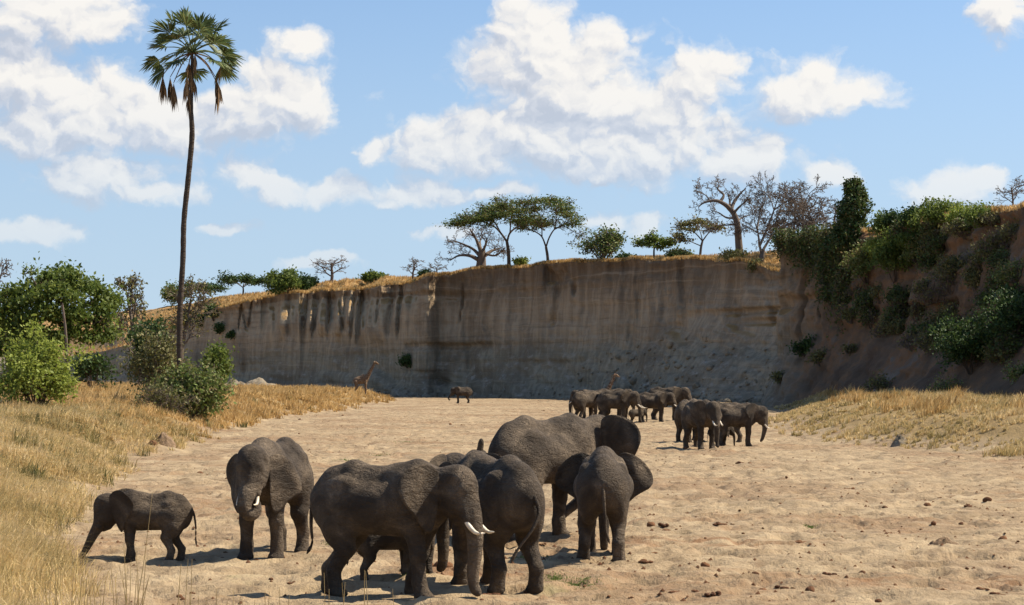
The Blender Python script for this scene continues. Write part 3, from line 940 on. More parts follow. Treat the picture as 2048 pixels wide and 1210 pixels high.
def tubes(P_, Rd, sides):
    """many tubes at once: P_ (N, n, 3), Rd (N, n)"""
    N_, n_ = P_.shape[:2]
    tg = np.gradient(P_, axis=1)
    tg /= np.maximum(np.linalg.norm(tg, axis=2), 1e-9)[..., None]
    ref = np.where((np.abs(tg[:, :1, 2:]) < .9), np.array([0, 0, 1.0]), np.array([1.0, 0, 0]))
    u = np.cross(tg, np.broadcast_to(ref, tg.shape)); u /= np.maximum(np.linalg.norm(u, axis=2), 1e-9)[..., None]
    v = np.cross(tg, u)
    th = np.linspace(0, 2 * np.pi, sides, endpoint=False)
    V = P_[:, :, None] + Rd[:, :, None, None] * (np.cos(th)[None, None, :, None] * u[:, :, None] + np.sin(th)[None, None, :, None] * v[:, :, None])
    i = np.arange(n_ - 1)[:, None] * sides; j = np.arange(sides)[None]; jn = (j + 1) % sides
    F = np.stack([i + j, i + jn, i + sides + jn, i + sides + j], -1).reshape(1, -1, 4) + (np.arange(N_) * n_ * sides)[:, None, None]
    return V.reshape(-1, 3), F.reshape(-1, 4)


def chains_mesh(chains, lo, hi, minr=0.0):
    groups = {}
    for lev, pts, rad in chains:
        if lo <= lev <= hi: groups.setdefault((len(pts), 8 if lev == 0 else (6 if lev == 1 else (4 if lev == 2 else 3))), []).append((pts, rad))
    parts = [tubes(np.array([p_ for p_, _ in g_]), np.maximum(np.array([r_ for _, r_ in g_]), minr), sd_) for (n_, sd_), g_ in groups.items()]
    return join(parts) if parts else None


_SH = {}


def plant(name, label, cat, base, chains, tips, leafm=None, nleaf=0, lsize=.2, spread=(.5, .5, .3), flat=0., bark=None, seed=0, group=None, trunk_lv=0, minr=.012, second=None, extra=None):
    """thing with trunk, branches and crown; chains and tips are in local coordinates"""
    rng = np.random.default_rng(seed + 999)
    root = thing(name, label, cat, base, 0, group)
    bark = bark or M_BARK
    t = chains_mesh(chains, 0, trunk_lv)
    if t: obj('trunk', mesh_np('trunk', *t, True), bark, root)
    b = chains_mesh(chains, trunk_lv + 1, 9, minr)
    if b: obj('branches', mesh_np('branches', *b, True), bark, root)
    if nleaf:
        T = np.array(tips)
        i = rng.integers(0, len(T), nleaf)
        C = T[i] + rng.normal(size=(nleaf, 3)) * np.array(spread)
        if extra is not None: C = extra(C, rng)
        obj('crown', mesh_np('crown', *leaves(C, lsize, rng, flat)), leafm, root)
    if second:
        m2, n2, s2 = second
        T = np.array(tips)
        C = T[rng.integers(0, len(T), n2)] + rng.normal(size=(n2, 3)) * np.array(spread) * 1.05
        obj('foliage', mesh_np('foliage', *leaves(C, s2, rng, flat)), m2, root)
    return root


def shrub_chains(rng, w, h, nst=7, lev=3, r=.06, up=.10):
    """many stems from one foot; fills a dome of half-width w and height h"""
    ch, tp = [], []
    P = dict(levels=lev, seg=4, up=[up, .06, .02, 0], wig=[.14, .22, .3, .3], n=[5, 4, 3], t0=[.35, .3, .3], ang=[.75, .8, .8], rat=[.55, .55, .5], rr=.55, rmin=.01)
    for k_ in range(nst):
        az_ = k_ * 2.4 + rng.uniform(-.4, .4)
        t = math.sqrt((k_ + .5) / nst)
        d = np.array([math.cos(az_) * w * t, math.sin(az_) * w * t, h * (1.0 - .45 * t * t)])
        L = np.linalg.norm(d) * rng.uniform(.6, .85)
        grow(rng, (math.cos(az_) * .25 * t, math.sin(az_) * .25 * t, -.1), d, L, r, 0, P, ch, tp)
    return ch, tp


def fit(ch, tp, w, h, pad=.3):
    A = np.concatenate([c[1] for c in ch])
    zk = (h - pad) / max(np.percentile(A[:, 2], 99.5), .1)
    rk = (w - pad) / max(np.percentile(np.hypot(A[:, 0], A[:, 1]), 97), .1)
    k_ = np.array([rk, rk, zk])
    return [(l_, p_ * k_, r_) for l_, p_, r_ in ch], [t_ * k_ for t_ in tp]


def shrub(name, label, base, w, h, leafm, nleaf, lsize, seed, spread=.35, bark=None, nst=9, lev=3, group=None, cat='bush', second=None, r=.06, floor_z=.15):
    rng = np.random.default_rng(seed)
    key = (nst, lev, seed % 3)
    if key not in _SH: _SH[key] = shrub_chains(rng, w, h, nst, lev, .06)
    an = rng.uniform(0, 6.28)
    Mz = np.array([[math.cos(an), -math.sin(an), 0], [math.sin(an), math.cos(an), 0], [0, 0, 1]])
    ch = [(l_, p_ @ Mz.T, r_ * r / .06) for l_, p_, r_ in _SH[key][0]]
    tp = [t_ @ Mz.T for t_ in _SH[key][1]]
    ch, tp = fit(ch, tp, w, h, spread * .8)
    sp = (spread, spread, spread * .8)
    return plant(name, label, cat, base, ch, tp, leafm, nleaf, lsize, sp, 0, bark, seed, group, second=second)


def bare_tree(label, base, h, w, seed, trunk_r=.35, bark=None, levels=5, n=(5, 4, 4, 3), lean=0., group=None, minr=.022, fork=.45, upk=.12, cat='tree', name='bare_tree', second=None, leaf=None):
    rng = np.random.default_rng(seed)
    ch, tp = [], []
    P = dict(levels=levels, seg=5, up=[.05, upk, .05, .02, 0], wig=[.08, .20, .26, .3, .3], n=list(n), t0=[fork, .25, .2, .2], ang=[.85, .75, .75, .7], rat=[w / h * .95, .62, .55, .5], rr=.55, rmin=.015, tap=.6)
    grow(rng, (0, 0, -.2), (lean, 0, 1), h * .52, trunk_r, 0, P, ch, tp)
    ch, tp = fit(ch, tp, w, h, 0)
    kw = dict(leafm=leaf[0], nleaf=leaf[1], lsize=leaf[2], spread=(.4, .4, .3)) if leaf else {}
    return plant(name, label, cat, base, ch, tp, bark=bark or M_TWIG, seed=seed, group=group, minr=minr, second=second, **kw)


def limb_tree(name, label, base, limbs, P, seed, leafm=None, nleaf=0, lsize=.25, spread=(.8, .8, .2), flat=.6, bark=None, minr=.03, tw=(1, 1), extra=None, cat='tree'):
    """main limbs given as local polylines with radii; twigs are grown on limbs of index >= tw[0]"""
    rng = np.random.default_rng(seed)
    ch, tp = [], []
    for i, (pts, r0, r1) in enumerate(limbs):
        c_ = bez(pts, 4 * len(pts))
        ch.append((0 if i == 0 else 1, c_, np.linspace(r0, r1, len(c_))))
        if i >= tw[0]:
            nb = P['nb'] if isinstance(P['nb'], int) else P['nb'][min(i, len(P['nb']) - 1)]
            for k_ in range(nb):
                t = rng.uniform(P.get('tb', .35), 1.0)
                f = t * (len(c_) - 1); j = min(int(f), len(c_) - 2)
                q = c_[j] + (c_[j + 1] - c_[j]) * (f - j)
                dd = unit(c_[j + 1] - c_[j])
                r = rng.normal(size=3); r = unit(r - dd * (r @ dd))
                an = rng.uniform(.4, 1.1)
                cd = dd * math.cos(an) + r * math.sin(an)
                cd[2] *= P.get('vz', 1.0)
                cd[2] += P.get('lift', 0)
                grow(rng, q, cd, P['L'] * rng.uniform(.6, 1.25), max(r1 * .6, .03), 2, P, ch, tp)
    return plant(name, label, cat, base, ch, tp, leafm, nleaf, lsize, spread, flat, bark, seed, minr=minr, extra=extra)
# ------------------------------------------------------------------ the herd in front
elephant('elephant calf walking alone on the left, trunk down, beside the grass bank', 304, 1124, .60, 180, pitch=14, ears=(24, 24), calf=1, tusk=0,
         trunk=[(.84, 0, -.40), (1.12, 0, -.68), (1.36, 0, -.96), (1.58, 0, -1.20), (1.78, 0, -1.38)],
         legs=[(-.10, 0, 0), (.10, 0, 0), (.16, 0, 0), (-.14, 0, 0)], tail=[(-1.22, 0, 1.92), (-1.42, 0, 1.72), (-1.50, .0, 1.25), (-1.5, .0, .85), (-1.52, .0, .60)], fat=.95, h=.026)
elephant('elephant facing the camera with trunk curled up into its mouth, one white tusk showing', 551, 1113, 1.02, -105, yaw=10, pitch=6, ears=(34, 24), eardroop=.48, earz=-.22, tusk=.30,
         trunk=[(.84, 0, -.40), (1.04, -.03, -.58), (1.12, -.05, -.80), (1.06, .06, -.95), (.96, .19, -.88), (.86, .18, -.70)],
         legs=[(.0, 0, 0), (.10, 0, .02), (.05, 0, 0), (-.20, 0, 0)], fat=.92)
elephant('big elephant in front, side on, facing right with both long tusks showing', 765, 1192, .96, -20, yaw=-10, pitch=3, ears=(28, 54), tusk=.40,
         legs=[(-.30, 0, 0), (.16, 0, 0), (-.42, 0, 0), (.02, 0, 0)], tail=[(-1.22, 0, 1.92), (-1.40, 0, 1.70), (-1.42, -.02, 1.25), (-1.40, -.02, .95), (-1.50, -.04, .74)], h=.026)
elephant('dark calf standing behind the front elephant, its legs seen under the belly', 772, 1160, .52, 22, yaw=14, pitch=20, ears=(25, 25), calf=1, tusk=0,
         trunk=[(.84, 0, -.40), (.98, 0, -.80), (1.02, -.1, -1.15), (1.15, -.25, -1.42), (1.38, -.45, -1.52), (1.55, -.55, -1.45)],
         legs=[(.1, 0, 0), (-.1, 0, 0), (.12, 0, 0), (-.12, 0, 0)])
elephant('elephant seen from behind with its tail swung to the left, beside the tusked elephant', 990, 1177, .985, 119, yaw=6, ears=(52, 30), tusk=.3,
         legs=[(.0, 0, .0), (.05, 0, 0), (.10, 0, .04), (-.12, 0, -.03)],
         tail=[(-1.12, 0, 2.02), (-1.36, -.02, 1.82), (-1.52, -.06, 1.50), (-1.52, .10, 1.18), (-1.46, .34, .86), (-1.42, .46, .62)], h=.026)
elephant('elephant almost hidden in the middle of the group, holding its trunk straight up', 955, 1078, .85, -95, ears=(52, 52), eardroop=.3, tusk=0,
         trunk=[(.84, 0, -.40), (1.06, .08, -.52), (1.14, .18, -.22), (1.10, .26, .20), (1.06, .30, .62), (1.10, .34, .90)])
elephant('largest elephant of the near group, back to the camera, one great ear spread wide', 1089, 1079, 1.18, 44, yaw=-4, pitch=-2, ears=(60, 116), earbig=1.08, eardroop=.22, tusk=.4,
         trunk=[(.84, 0, -.40), (.93, .06, -.76)], trunk_body=[(1.72, .28, .95), (1.38, .52, .62), (1.05, .62, .36), (.92, .62, .14)],
         legs=[(.0, 0, 0), (.1, 0, 0), (.0, 0, 0), (-.1, 0, 0)], fat=.96)
elephant('elephant walking straight away on the right of the near group, both ears spread', 1207, 1120, .94, 87, pitch=6, ears=(78, 78), earfold=.10, eardroop=.42, tusk=0,
         legs=[(.1, 0, 0), (-.1, 0, 0), (.42, 0, .14), (-.06, 0, -.04)],
         tail=[(-1.14, 0, 2.0), (-1.38, 0, 1.72), (-1.44, -.03, 1.25), (-1.42, -.06, .80), (-1.42, -.14, .50)], fat=1.12)
# ---- herds farther up the river bed
FG = 'elephants farther up the river bed'
elephant('tusked elephant facing us at the left of the right-hand pair upriver', 1398, 899, 1.03, -66, yaw=-4, ears=(40, 44), tusk=.50, h=.045, group=FG)
elephant('elephant side on facing right, rightmost of all, trunk to the ground', 1470, 892, .95, -4, pitch=14, ears=(16, 16), tusk=.36, h=.045, group=FG,
         trunk=[(.84, 0, -.40), (.94, 0, -.76), (.96, 0, -1.12), (.95, 0, -1.45), (.90, 0, -1.62)])
elephant('small calf standing between the two right-hand elephants upriver', 1437, 891, .44, 12, ears=(20, 20), calf=1, tusk=0, h=.04, group=FG)
elephant('elephant mostly hidden behind the rightmost side-on elephant, only its back showing', 1452, 884, .95, 172, ears=(20, 20), tusk=.3, h=.055, group=FG)
elephant('elephant hidden behind the tusked elephant facing us, dark ear raised above it', 1378, 884, 1.02, 62, ears=(70, 75), tusk=.3, h=.055, group=FG)
elephant('leftmost elephant of the bunched upriver herd, rump towards us', 1172, 843, 1.02, 38, ears=(30, 30), tusk=.3, h=.06, group=FG)
elephant('tusked elephant at the front of the upriver herd, trunk hanging to the sand', 1230, 848, 1.06, -18, yaw=-4, ears=(34, 36), tusk=.66, h=.055, group=FG)
elephant('tusked elephant at the right of the upriver herd, facing right', 1304, 845, 1.0, -12, ears=(34, 34), tusk=.60, h=.055, group=FG)
elephant('tall elephant at the back right of the upriver herd, head above the rest', 1330, 841, 1.16, -16, ears=(30, 30), tusk=.4, h=.06, group=FG)
elephant('elephant at the back of the upriver herd, standing in front of the far giraffe', 1222, 838, 1.08, 14, ears=(40, 45), tusk=.3, h=.06, group=FG)
elephant('elephant in the back left of the upriver herd, facing left', 1186, 838, 1.04, 178, ears=(24, 24), tusk=.3, h=.06, group=FG)
elephant('little dark calf under the trunk of the front tusked elephant upriver', 1272, 846, .46, 20, ears=(20, 20), calf=1, tusk=0, h=.05, group=FG)
elephant('lone elephant far off near the cliff foot, trunk reaching forward to the left', 926, 806, .92, 187, pitch=12, ears=(18, 18), tusk=0, h=.06,
         trunk=[(.84, 0, -.40), (1.08, 0, -.62), (1.32, 0, -.80), (1.50, 0, -1.05), (1.42, 0, -1.32), (1.25, 0, -1.3)])
giraffe('giraffe standing in the dry yellow grass on the left bank', 722, 282, float(ground_z((722 - CX) * 282 / FPX, 282)) - .05, 2, neck=((.75, 0, 2.7), (1.2, 0, 3.55), (1.62, 0, 4.35)), S=1.16)
giraffe('giraffe behind the upriver herd, only its dark leaning neck and head showing', 1199, 186, -.05, 0,
        neck=((.75, 0, 2.6), (1.15, 0, 3.4), (1.6, 0, 4.4)), S=.87)

# ------------------------------------------------------------------ the tall palm
def palm():
    D = 148.0
    k_ = D / FPX
    zb = float(ground_z((360 - CX) * k_, D))
    base = Vector(((360 - CX) * k_, D, zb))
    L = lambda px, py: np.array([(px - 360) * k_, 0, CAMZ - (py - HY) * k_ - zb])
    root = thing('palm_tree', 'very tall slender palm with a fan-leaved crown rising behind the bushes', 'palm', base)
    path = bez([(0, 0, -.3), L(359, 640), L(365, 520), L(367, 440), L(376, 350), L(383, 270), L(381, 215), L(384, 150), L(384, 97)], 90)
    path[:, 1] = .25 * np.sin(np.linspace(0, 3, 90))
    s_ = np.linspace(0, 1, 90)
    rad = np.interp(s_, [0, .05, .4, .62, .75, .82, 1], [.27, .21, .20, .20, .17, .14, .10]) * (1 + .04 * np.sin(s_ * 420))
    m, n = new_mat('palm_trunk')
    p = n.add('ShaderNodeNewGeometry').outputs['Position']
    ring = n.noise(n.scale(p, (.6, .6, 5)), 1.0, 4, .6)
    finish(n, n.mix(ring, (.035, .026, .02), (.11, .085, .065)), .9, ring, .15, 1, spec=.1)
    V, F = tube(path, rad, 10)
    obj('trunk', mesh_np('palm_trunk', V, F, True), m, root)
    top = path[-1]
    rng = np.random.default_rng(7)
    m_f, n = new_mat('palm_leaf')
    g_ = n.add('ShaderNodeNewGeometry')
    finish(n, n.ramp(n.m('ADD', n.m('MULTIPLY', n.noise(g_.outputs['Position'], .9, 2), .6), n.m('MULTIPLY', g_.outputs['Random Per Island'], .4)), [(.25, (.050, .078, .034)), (.5, (.095, .135, .050)), (.72, (.20, .22, .085))]), .5, transl=.3, spec=.35)
    m_d, n = new_mat('dead_palm_leaf')
    g_ = n.add('ShaderNodeNewGeometry')
    finish(n, n.ramp(g_.outputs['Random Per Island'], [(.1, (.07, .042, .022)), (.6, (.19, .115, .06)), (.95, (.36, .24, .13))]), .8, transl=.2, spec=.15)

    def frond(dirv, plen, R_, spread, dead=False, droop=.25, nl=26, fold=.0):
        d = unit(np.array(dirv, float))
        p0 = top + np.array([0, 0, -.25]) + d * .05
        p1 = p0 + d * plen * .55 + np.array([0, 0, .05])
        p2 = p0 + d * plen + np.array([0, 0, -droop * plen * .5])
        pts = bez([p0, p1, p2], 7)
        fr = obj('dead_frond' if dead else 'frond', mesh_np('frond', *tube(pts, np.linspace(.055, .028, 7), 4)), m_d if dead else m_f, root)
        parts = []
        ax = unit(pts[-1] - pts[-2]) if not dead else np.array([rng.normal() * .06, rng.normal() * .06, -1.0])
        up = np.array([0, 0, 1.0]) if abs(ax[2]) < .85 else unit(np.array([rng.normal(), rng.normal(), .2]))
        sd_ = unit(np.cross(ax, up)); up = np.cross(sd_, ax)
        tilt = rng.uniform(-.9, .9)
        sd_, up = sd_ * math.cos(tilt) + up * math.sin(tilt), up * math.cos(tilt) - sd_ * math.sin(tilt)
        for k2 in range(nl):
            a = (k2 / (nl - 1) - .5) * 2 * spread + rng.normal() * .03
            ld = unit(ax * math.cos(a) + sd_ * math.sin(a) + up * (.12 * math.cos(a) + rng.normal() * .06))
            ln = R_ * (.72 + .28 * math.cos(a * .6)) * rng.uniform(.86, 1.05)
            w0 = unit(np.cross(ld, up)) * ln * (.050 if not dead else .035)
            mid = pts[-1] + ld * ln * .58
            tip = pts[-1] + ld * ln + np.array([0, 0, -ln * rng.uniform(.05, .22)])
            rise = up * .03 * (1 if k2 % 2 else -1)
            v = np.array([pts[-1], mid + w0 + rise, tip, mid - w0 - rise])
            parts.append((v, np.array([[0, 1, 2, 3]])))
        V, F = join(parts)
        obj('fan_blade', mesh_np('fan_blade', V, F), m_d if dead else m_f, fr)

    for i in range(21):
        e_ = math.asin(min(.99, -.10 + 1.08 * ((i + .5) / 21) ** .85))
        a = i * 2.39996
        frond((math.cos(a) * math.cos(e_), math.sin(a) * math.cos(e_), math.sin(e_) + .05), rng.uniform(1.8, 2.4), rng.uniform(1.5, 1.8), 1.5, droop=.16 * math.cos(e_))
    for a, dn in ((3.2, -.10), (2.8, -.35), (-.15, -.05), (.35, -.30), (4.4, -.25), (1.7, -.3), (5.6, -.2)):    # lower green fans held out sideways
        frond((math.cos(a), math.sin(a), dn), rng.uniform(2.0, 2.5), rng.uniform(1.4, 1.7), 1.3, droop=.3)
    for a, dn, pl in ((3.35, -.55, 2.4), (2.9, -.75, 2.1), (3.5, -1.3, 2.2), (.2, -.75, 2.1), (-.25, -.9, 2.7), (4.6, -1.0, 1.8)):
        frond((math.cos(a), math.sin(a) * .8, dn), pl, 1.9, .17, True, droop=.5, nl=18)
    for a, z_ in ((1.0, -3.5), (3.0, -4.6), (4.5, -3.0), (3.6, -2.2), (.3, -1.6)):     # dry leaf skirt along the upper trunk
        q = top + np.array([math.cos(a) * .22, math.sin(a) * .22, z_ + 1.2])
        parts = []
        for k2 in range(14):
            o_ = np.array([rng.normal() * .10, rng.normal() * .10, 0])
            ln = rng.uniform(.8, 1.8)
            v = np.array([q, q + o_ + (.05, 0, -ln * .5), q + o_ * 1.5 + (0, 0, -ln), q + o_ + (-.05, 0, -ln * .5)])
            parts.append((v, np.array([[0, 1, 2, 3]])))
        V, F = join(parts)
        obj('dead_frond', mesh_np('frond', V, F), m_d, root)
    # the last frond still held out to the right, half brown
    frond((1, .1, -.35), 2.2, 1.6, .35, True, droop=.1, nl=14)


palm()
# ------------------------------------------------------------------ trees and bushes on the plateau
def plat(px, b, dz=0.0):
    p, _ = on_cliff(px, backm=b)
    return Vector((p.x, p.y, p.z + dz))


def loc(base, D):
    """photo pixel -> local coordinates of a tree standing at base"""
    k_ = base.y / FPX
    return lambda px, py, dy=0.0: np.array([(px - CX) * k_ - base.x, dy, CAMZ - (py - HY) * k_ - base.z])


# flat-topped acacias
PA = dict(levels=5, nb=7, L=2.2, n=[0, 0, 3, 3], t0=[0, 0, .3, .3], ang=[0, 0, .6, .6], rat=[0, 0, .6, .5], up=[0, 0, .06, .0, 0], wig=[0, 0, .2, .22, .2], seg=4, rr=.6, rmin=.025, vz=.35, lift=.10, tb=.5)
b = plat(1018, 2.2)
q = loc(b, b.y)
limbs = [([q(1018, 530), q(1017, 505), q(1014, 484)], .34, .26), ([q(1014, 484), q(1003, 468), q(985, 452, -1.2), q(950, 440, -2)], .22, .08), ([q(1014, 484), q(1020, 466), q(1036, 452, .8), q(1060, 440, 1.8)], .22, .08),
         ([q(1003, 468), q(990, 445, 1.5), q(975, 425, 2.5)], .13, .07), ([q(1020, 466), q(1022, 440, -1.5), q(1025, 420, -2.5)], .13, .07), ([q(985, 452, -1.2), q(955, 450, -.5), q(918, 446, .5)], .10, .05),
         ([q(1036, 452), q(1060, 452, -1.5), q(1084, 452, -2.0)], .10, .05), ([q(1022, 440), q(1000, 424, 3), q(1000, 415, 4)], .08, .05), ([q(1003, 468), q(985, 440, 2.5), q(945, 438, 4)], .1, .05)]
tip_c = np.array([q(a, c_, d) for a, c_, d in [(925, 443, 0), (945, 434, 1.5), (958, 441, -2), (970, 425, 1), (985, 417, 2.5), (1000, 413, -1.5), (1020, 418, 1), (1040, 424, -2), (1055, 433, 2), (1072, 442, -1), (1083, 448, 1), (1010, 432, -3.5), (1035, 440, 3), (985, 435, -3), (1062, 446, -3), (910, 447, 1), (1000, 425, 4)]])


def pads(tc_, rx, rz, share=.75):
    """crown of flat leaf pads: two thirds of the leaves sit in the pads, the rest on the twigs"""
    def f(C, rng):
        i = rng.integers(0, len(tc_), len(C))
        P_ = tc_[i] + rng.normal(size=C.shape) * np.array([rx, rx, rz])
        return np.where((rng.random(len(C)) < share)[:, None], P_, C)
    return f


limb_tree('acacia_tree', 'broad flat-topped acacia on the cliff edge, left of two umbrella trees', b, limbs, PA, 11, L_ACA, 11000, .25, (.5, .5, .2), .5, M_BARK, extra=pads(tip_c, 1.12, .29))
b = plat(1094, 2.2)
q = loc(b, b.y)
limbs = [([q(1096, 530), q(1095, 512), q(1092, 494)], .27, .22), ([q(1092, 494), q(1084, 474), q(1072, 464, .5), q(1052, 456, 1)], .17, .06), ([q(1092, 494), q(1099, 474), q(1110, 458, -.6), q(1126, 452, -1)], .17, .08),
         ([q(1084, 474), q(1083, 445, 1.2), q(1074, 418, 2)], .11, .05), ([q(1110, 458), q(1112, 432, -1.2), q(1108, 412, -2)], .11, .05), ([q(1126, 452, -1), q(1145, 462, -.5), q(1160, 470, 0)], .08, .03), ([q(1110, 445), q(1126, 424, 1), q(1132, 410, 2)], .08, .04),
         ([q(1084, 460), q(1064, 430, -1.5), q(1050, 412, -2)], .07, .04)]
tip_c = np.array([q(a, c_, d) for a, c_, d in [(1040, 408, -1.5), (1060, 406, 1), (1075, 402, -1), (1090, 399, 1.8), (1106, 401, -2), (1122, 408, 1), (1134, 417, -.5), (1143, 430, 1), (1150, 440, -1), (1120, 418, 3), (1095, 412, -3), (1070, 415, 2.8), (1148, 448, .5), (1128, 430, -2)]])
limb_tree('acacia_tree', 'airy rounded umbrella acacia on the cliff edge, right of two umbrella trees', b, limbs, dict(PA, L=1.7, nb=8), 12, L_ACA, 5800, .23, (.5, .5, .22), .45, M_BARK, extra=pads(tip_c, .88, .28))
# leafless baobab below the left acacia
PB = dict(levels=6, nb=6, L=2.0, n=[0, 0, 4, 3, 3], t0=[0, 0, .25, .2, .2], ang=[0, 0, .75, .7, .7], rat=[0, 0, .62, .55, .5], up=[0, 0, .05, .03, 0, 0], wig=[0, 0, .24, .28, .3, .3], seg=4, rr=.55, rmin=.022, lift=.15, tb=.3)
b = plat(962, 2.2)
q = loc(b, b.y)
limbs = [([q(962, 535), q(963, 518), q(964, 500)], .95, .62), ([q(958, 520), q(940, 512, -.8), q(918, 512, -1.2), q(900, 522, -1.5)], .42, .10), ([q(960, 512), q(945, 497, .8), q(920, 485, 1.5), q(902, 478, 1.8)], .34, .08), ([q(962, 502), q(953, 480, .5), q(940, 458, .2)], .42, .12),
         ([q(966, 502), q(972, 488, -1), q(973, 476, -1.2)], .30, .10), ([q(968, 512), q(985, 500, 1.2), q(1003, 494, 2)], .40, .10), ([q(966, 506), q(990, 512, -1.2), q(1008, 500, -2.5)], .26, .08), ([q(962, 500), q(960, 480, 2), q(968, 462, 3)], .22, .06)]
limb_tree('baobab_tree', 'leafless thick-trunked baobab with low arching limbs under the left acacia', b, limbs, PB, 13, bark=M_GREYBARK, minr=.028)
b = plat(1205, 2.2)
ch, tp = shrub_chains(np.random.default_rng(14), 3.6, 6.0, 10, 4, .14)
plant('bush_tree', 'twiggy many-stemmed bush tree with a dark leafy heart, right of the acacias', 'tree', b, ch, tp, L_MIX, 2600, .26, (.5, .5, .5), 0, M_TWIG, 14, minr=.028, second=(L_DARK, 900, .30))
b = plat(1308, 5)
q = loc(b, b.y)
limbs = [([q(1308, 515), q(1308, 500), q(1310, 492)], .16, .12), ([q(1310, 492), q(1296, 486, .6), q(1282, 484, 1)], .09, .04), ([q(1310, 492), q(1322, 485, -.6), q(1338, 486, -1)], .09, .04), ([q(1310, 492), q(1308, 482, -1), q(1302, 477, -1)], .08, .04)]
tip_c = np.array([q(a, c_, d) for a, c_, d in [(1282, 486, 1), (1292, 481, 0), (1304, 475, -1), (1316, 479, .5), (1328, 484, -.5), (1338, 488, -1), (1310, 488, 1), (1298, 490, -1.2), (1322, 494, 0)]])
limb_tree('acacia_tree', 'small green acacia with layered branches standing alone before the big baobab', b, limbs, dict(PA, L=1.1, nb=6), 15, L_GREEN, 2200, .26, (.35, .35, .18), .4, M_BARK, extra=pads(tip_c, .6, .25))
b = plat(1395, 9.5)
q = loc(b, b.y)
limbs = [([q(1400, 515), q(1402, 495), q(1405, 482)], .22, .16), ([q(1405, 482), q(1390, 465, .6), q(1370, 455, 1)], .12, .05), ([q(1405, 482), q(1418, 465, -.6), q(1434, 456, -1)], .12, .05), ([q(1402, 492), q(1380, 484, -1), q(1362, 478, -1.5)], .09, .04), ([q(1405, 482), q(1402, 462, 1.5), q(1392, 446, 2)], .1, .04)]
tip_c = np.array([q(a, c_, d) for a, c_, d in [(1372, 448, 1), (1388, 443, 0), (1402, 444, -1), (1418, 450, .5), (1432, 456, -.5), (1360, 470, 1), (1365, 480, -1), (1380, 460, -1.2)]])
limb_tree('acacia_tree', 'greyish thin-leaved acacia just left of the big bare baobab', b, limbs, dict(PA, L=1.7, nb=9, levels=5), 16, L_OLIVE, 1900, .26, (.5, .5, .25), .4, M_TWIG, extra=pads(tip_c, .7, .22))
# the big baobab
b = plat(1474, 3.5)
q = loc(b, b.y)
limbs = [([q(1480, 520), q(1477, 480), q(1474, 445), q(1466, 424)], .62, .40), ([q(1466, 424), q(1450, 410, -.5), q(1430, 402, -.8), q(1408, 406, -1), (q(1396, 414, -1.2))], .42, .09), ([q(1462, 420), q(1470, 402, .8), q(1484, 384, 1.2), q(1494, 375, 1.2)], .34, .07),
         ([q(1440, 404, -.6), q(1447, 390, -.2), q(1436, 378, .2), q(1440, 370, .5)], .26, .06), ([q(1470, 436), q(1455, 434, 1.2), q(1440, 424, 1.6), q(1430, 420, 2)], .20, .06), ([q(1466, 428), q(1478, 414, -1.4), q(1500, 396, -2.4)], .24, .05),
         ([q(1470, 445), q(1490, 432, 1.5), q(1512, 426, 2)], .16, .04), ([q(1460, 418), q(1462, 398, 2), q(1458, 378, 3.2)], .22, .05), ([q(1420, 404, -.8), q(1412, 392, -.4), q(1400, 384, 0)], .13, .05), ([q(1472, 448), q(1440, 452, -1), q(1420, 450, -1.6)], .16, .04)]
limb_tree('baobab_tree', 'tall bare baobab with spreading grey limbs on the cliff top near the notch', b, limbs, dict(PB, L=1.9, nb=5), 17, bark=M_GREYBARK, minr=.028)
b = plat(1524, 3.5)
q = loc(b, b.y)
limbs = [([q(1520, 530), q(1524, 512), q(1526, 500)], .42, .34), ([q(1524, 512), q(1518, 488, -.5), q(1514, 465, -1), q(1505, 440, -1.5)], .24, .06), ([q(1526, 500), q(1538, 482, .8), q(1552, 466, 1.4), q(1566, 462, 2)], .22, .06), ([q(1520, 490), q(1536, 455, .5), q(1548, 420, 0), q(1556, 395, -.3)], .20, .06),
         ([q(1514, 465), q(1498, 452, 1.5), q(1486, 446, 2)], .12, .04), ([q(1548, 420), q(1570, 405, -1), q(1592, 398, -1.4)], .12, .04), ([q(1552, 466), q(1575, 450, -1), q(1600, 440, -1.5)], .12, .04), ([q(1514, 465), q(1522, 430, 2), q(1530, 400, 2.5)], .13, .04), ([q(1548, 420), q(1542, 396, 1), q(1530, 382, 1.5)], .11, .04)]
limb_tree('bare_tree', 'leafless low-forked tree with dense grey twigs right of the big baobab', b, limbs, dict(PB, L=2.4, nb=9), 18, bark=M_TWIG, minr=.028)
for i, (px, bk, h_, w_, lab) in enumerate([(1585, 13, 12.0, 5.0, 'dense leafless twiggy tree behind the notch, next to the low-forked tree'), (1630, 9.5, 10.0, 4.6, 'reddish leafless twiggy tree just left of the vine-covered tower'),
                                           (1560, 9.5, 8.5, 4.2, 'leafless bush-like tree between the low-forked tree and the reddish thicket'), (1605, 18, 12.5, 5.0, 'tall leafless tree at the back of the thicket by the notch'), (1660, 13, 9.0, 4.0, 'bare thicket tree half hidden by the vine-covered tower')]):
    bare_tree(lab, plat(px, bk, -.3), h_, w_, 30 + i, .20, M_TWIG, 5, (9, 6, 5, 4), minr=.034, fork=.2)
bare_tree('bare grey tree on the skyline at the far right edge', plat(2026, 7), 3.6, 2.4, 40, .12, M_TWIG, 5, (6, 5, 4, 3), minr=.02, fork=.25)
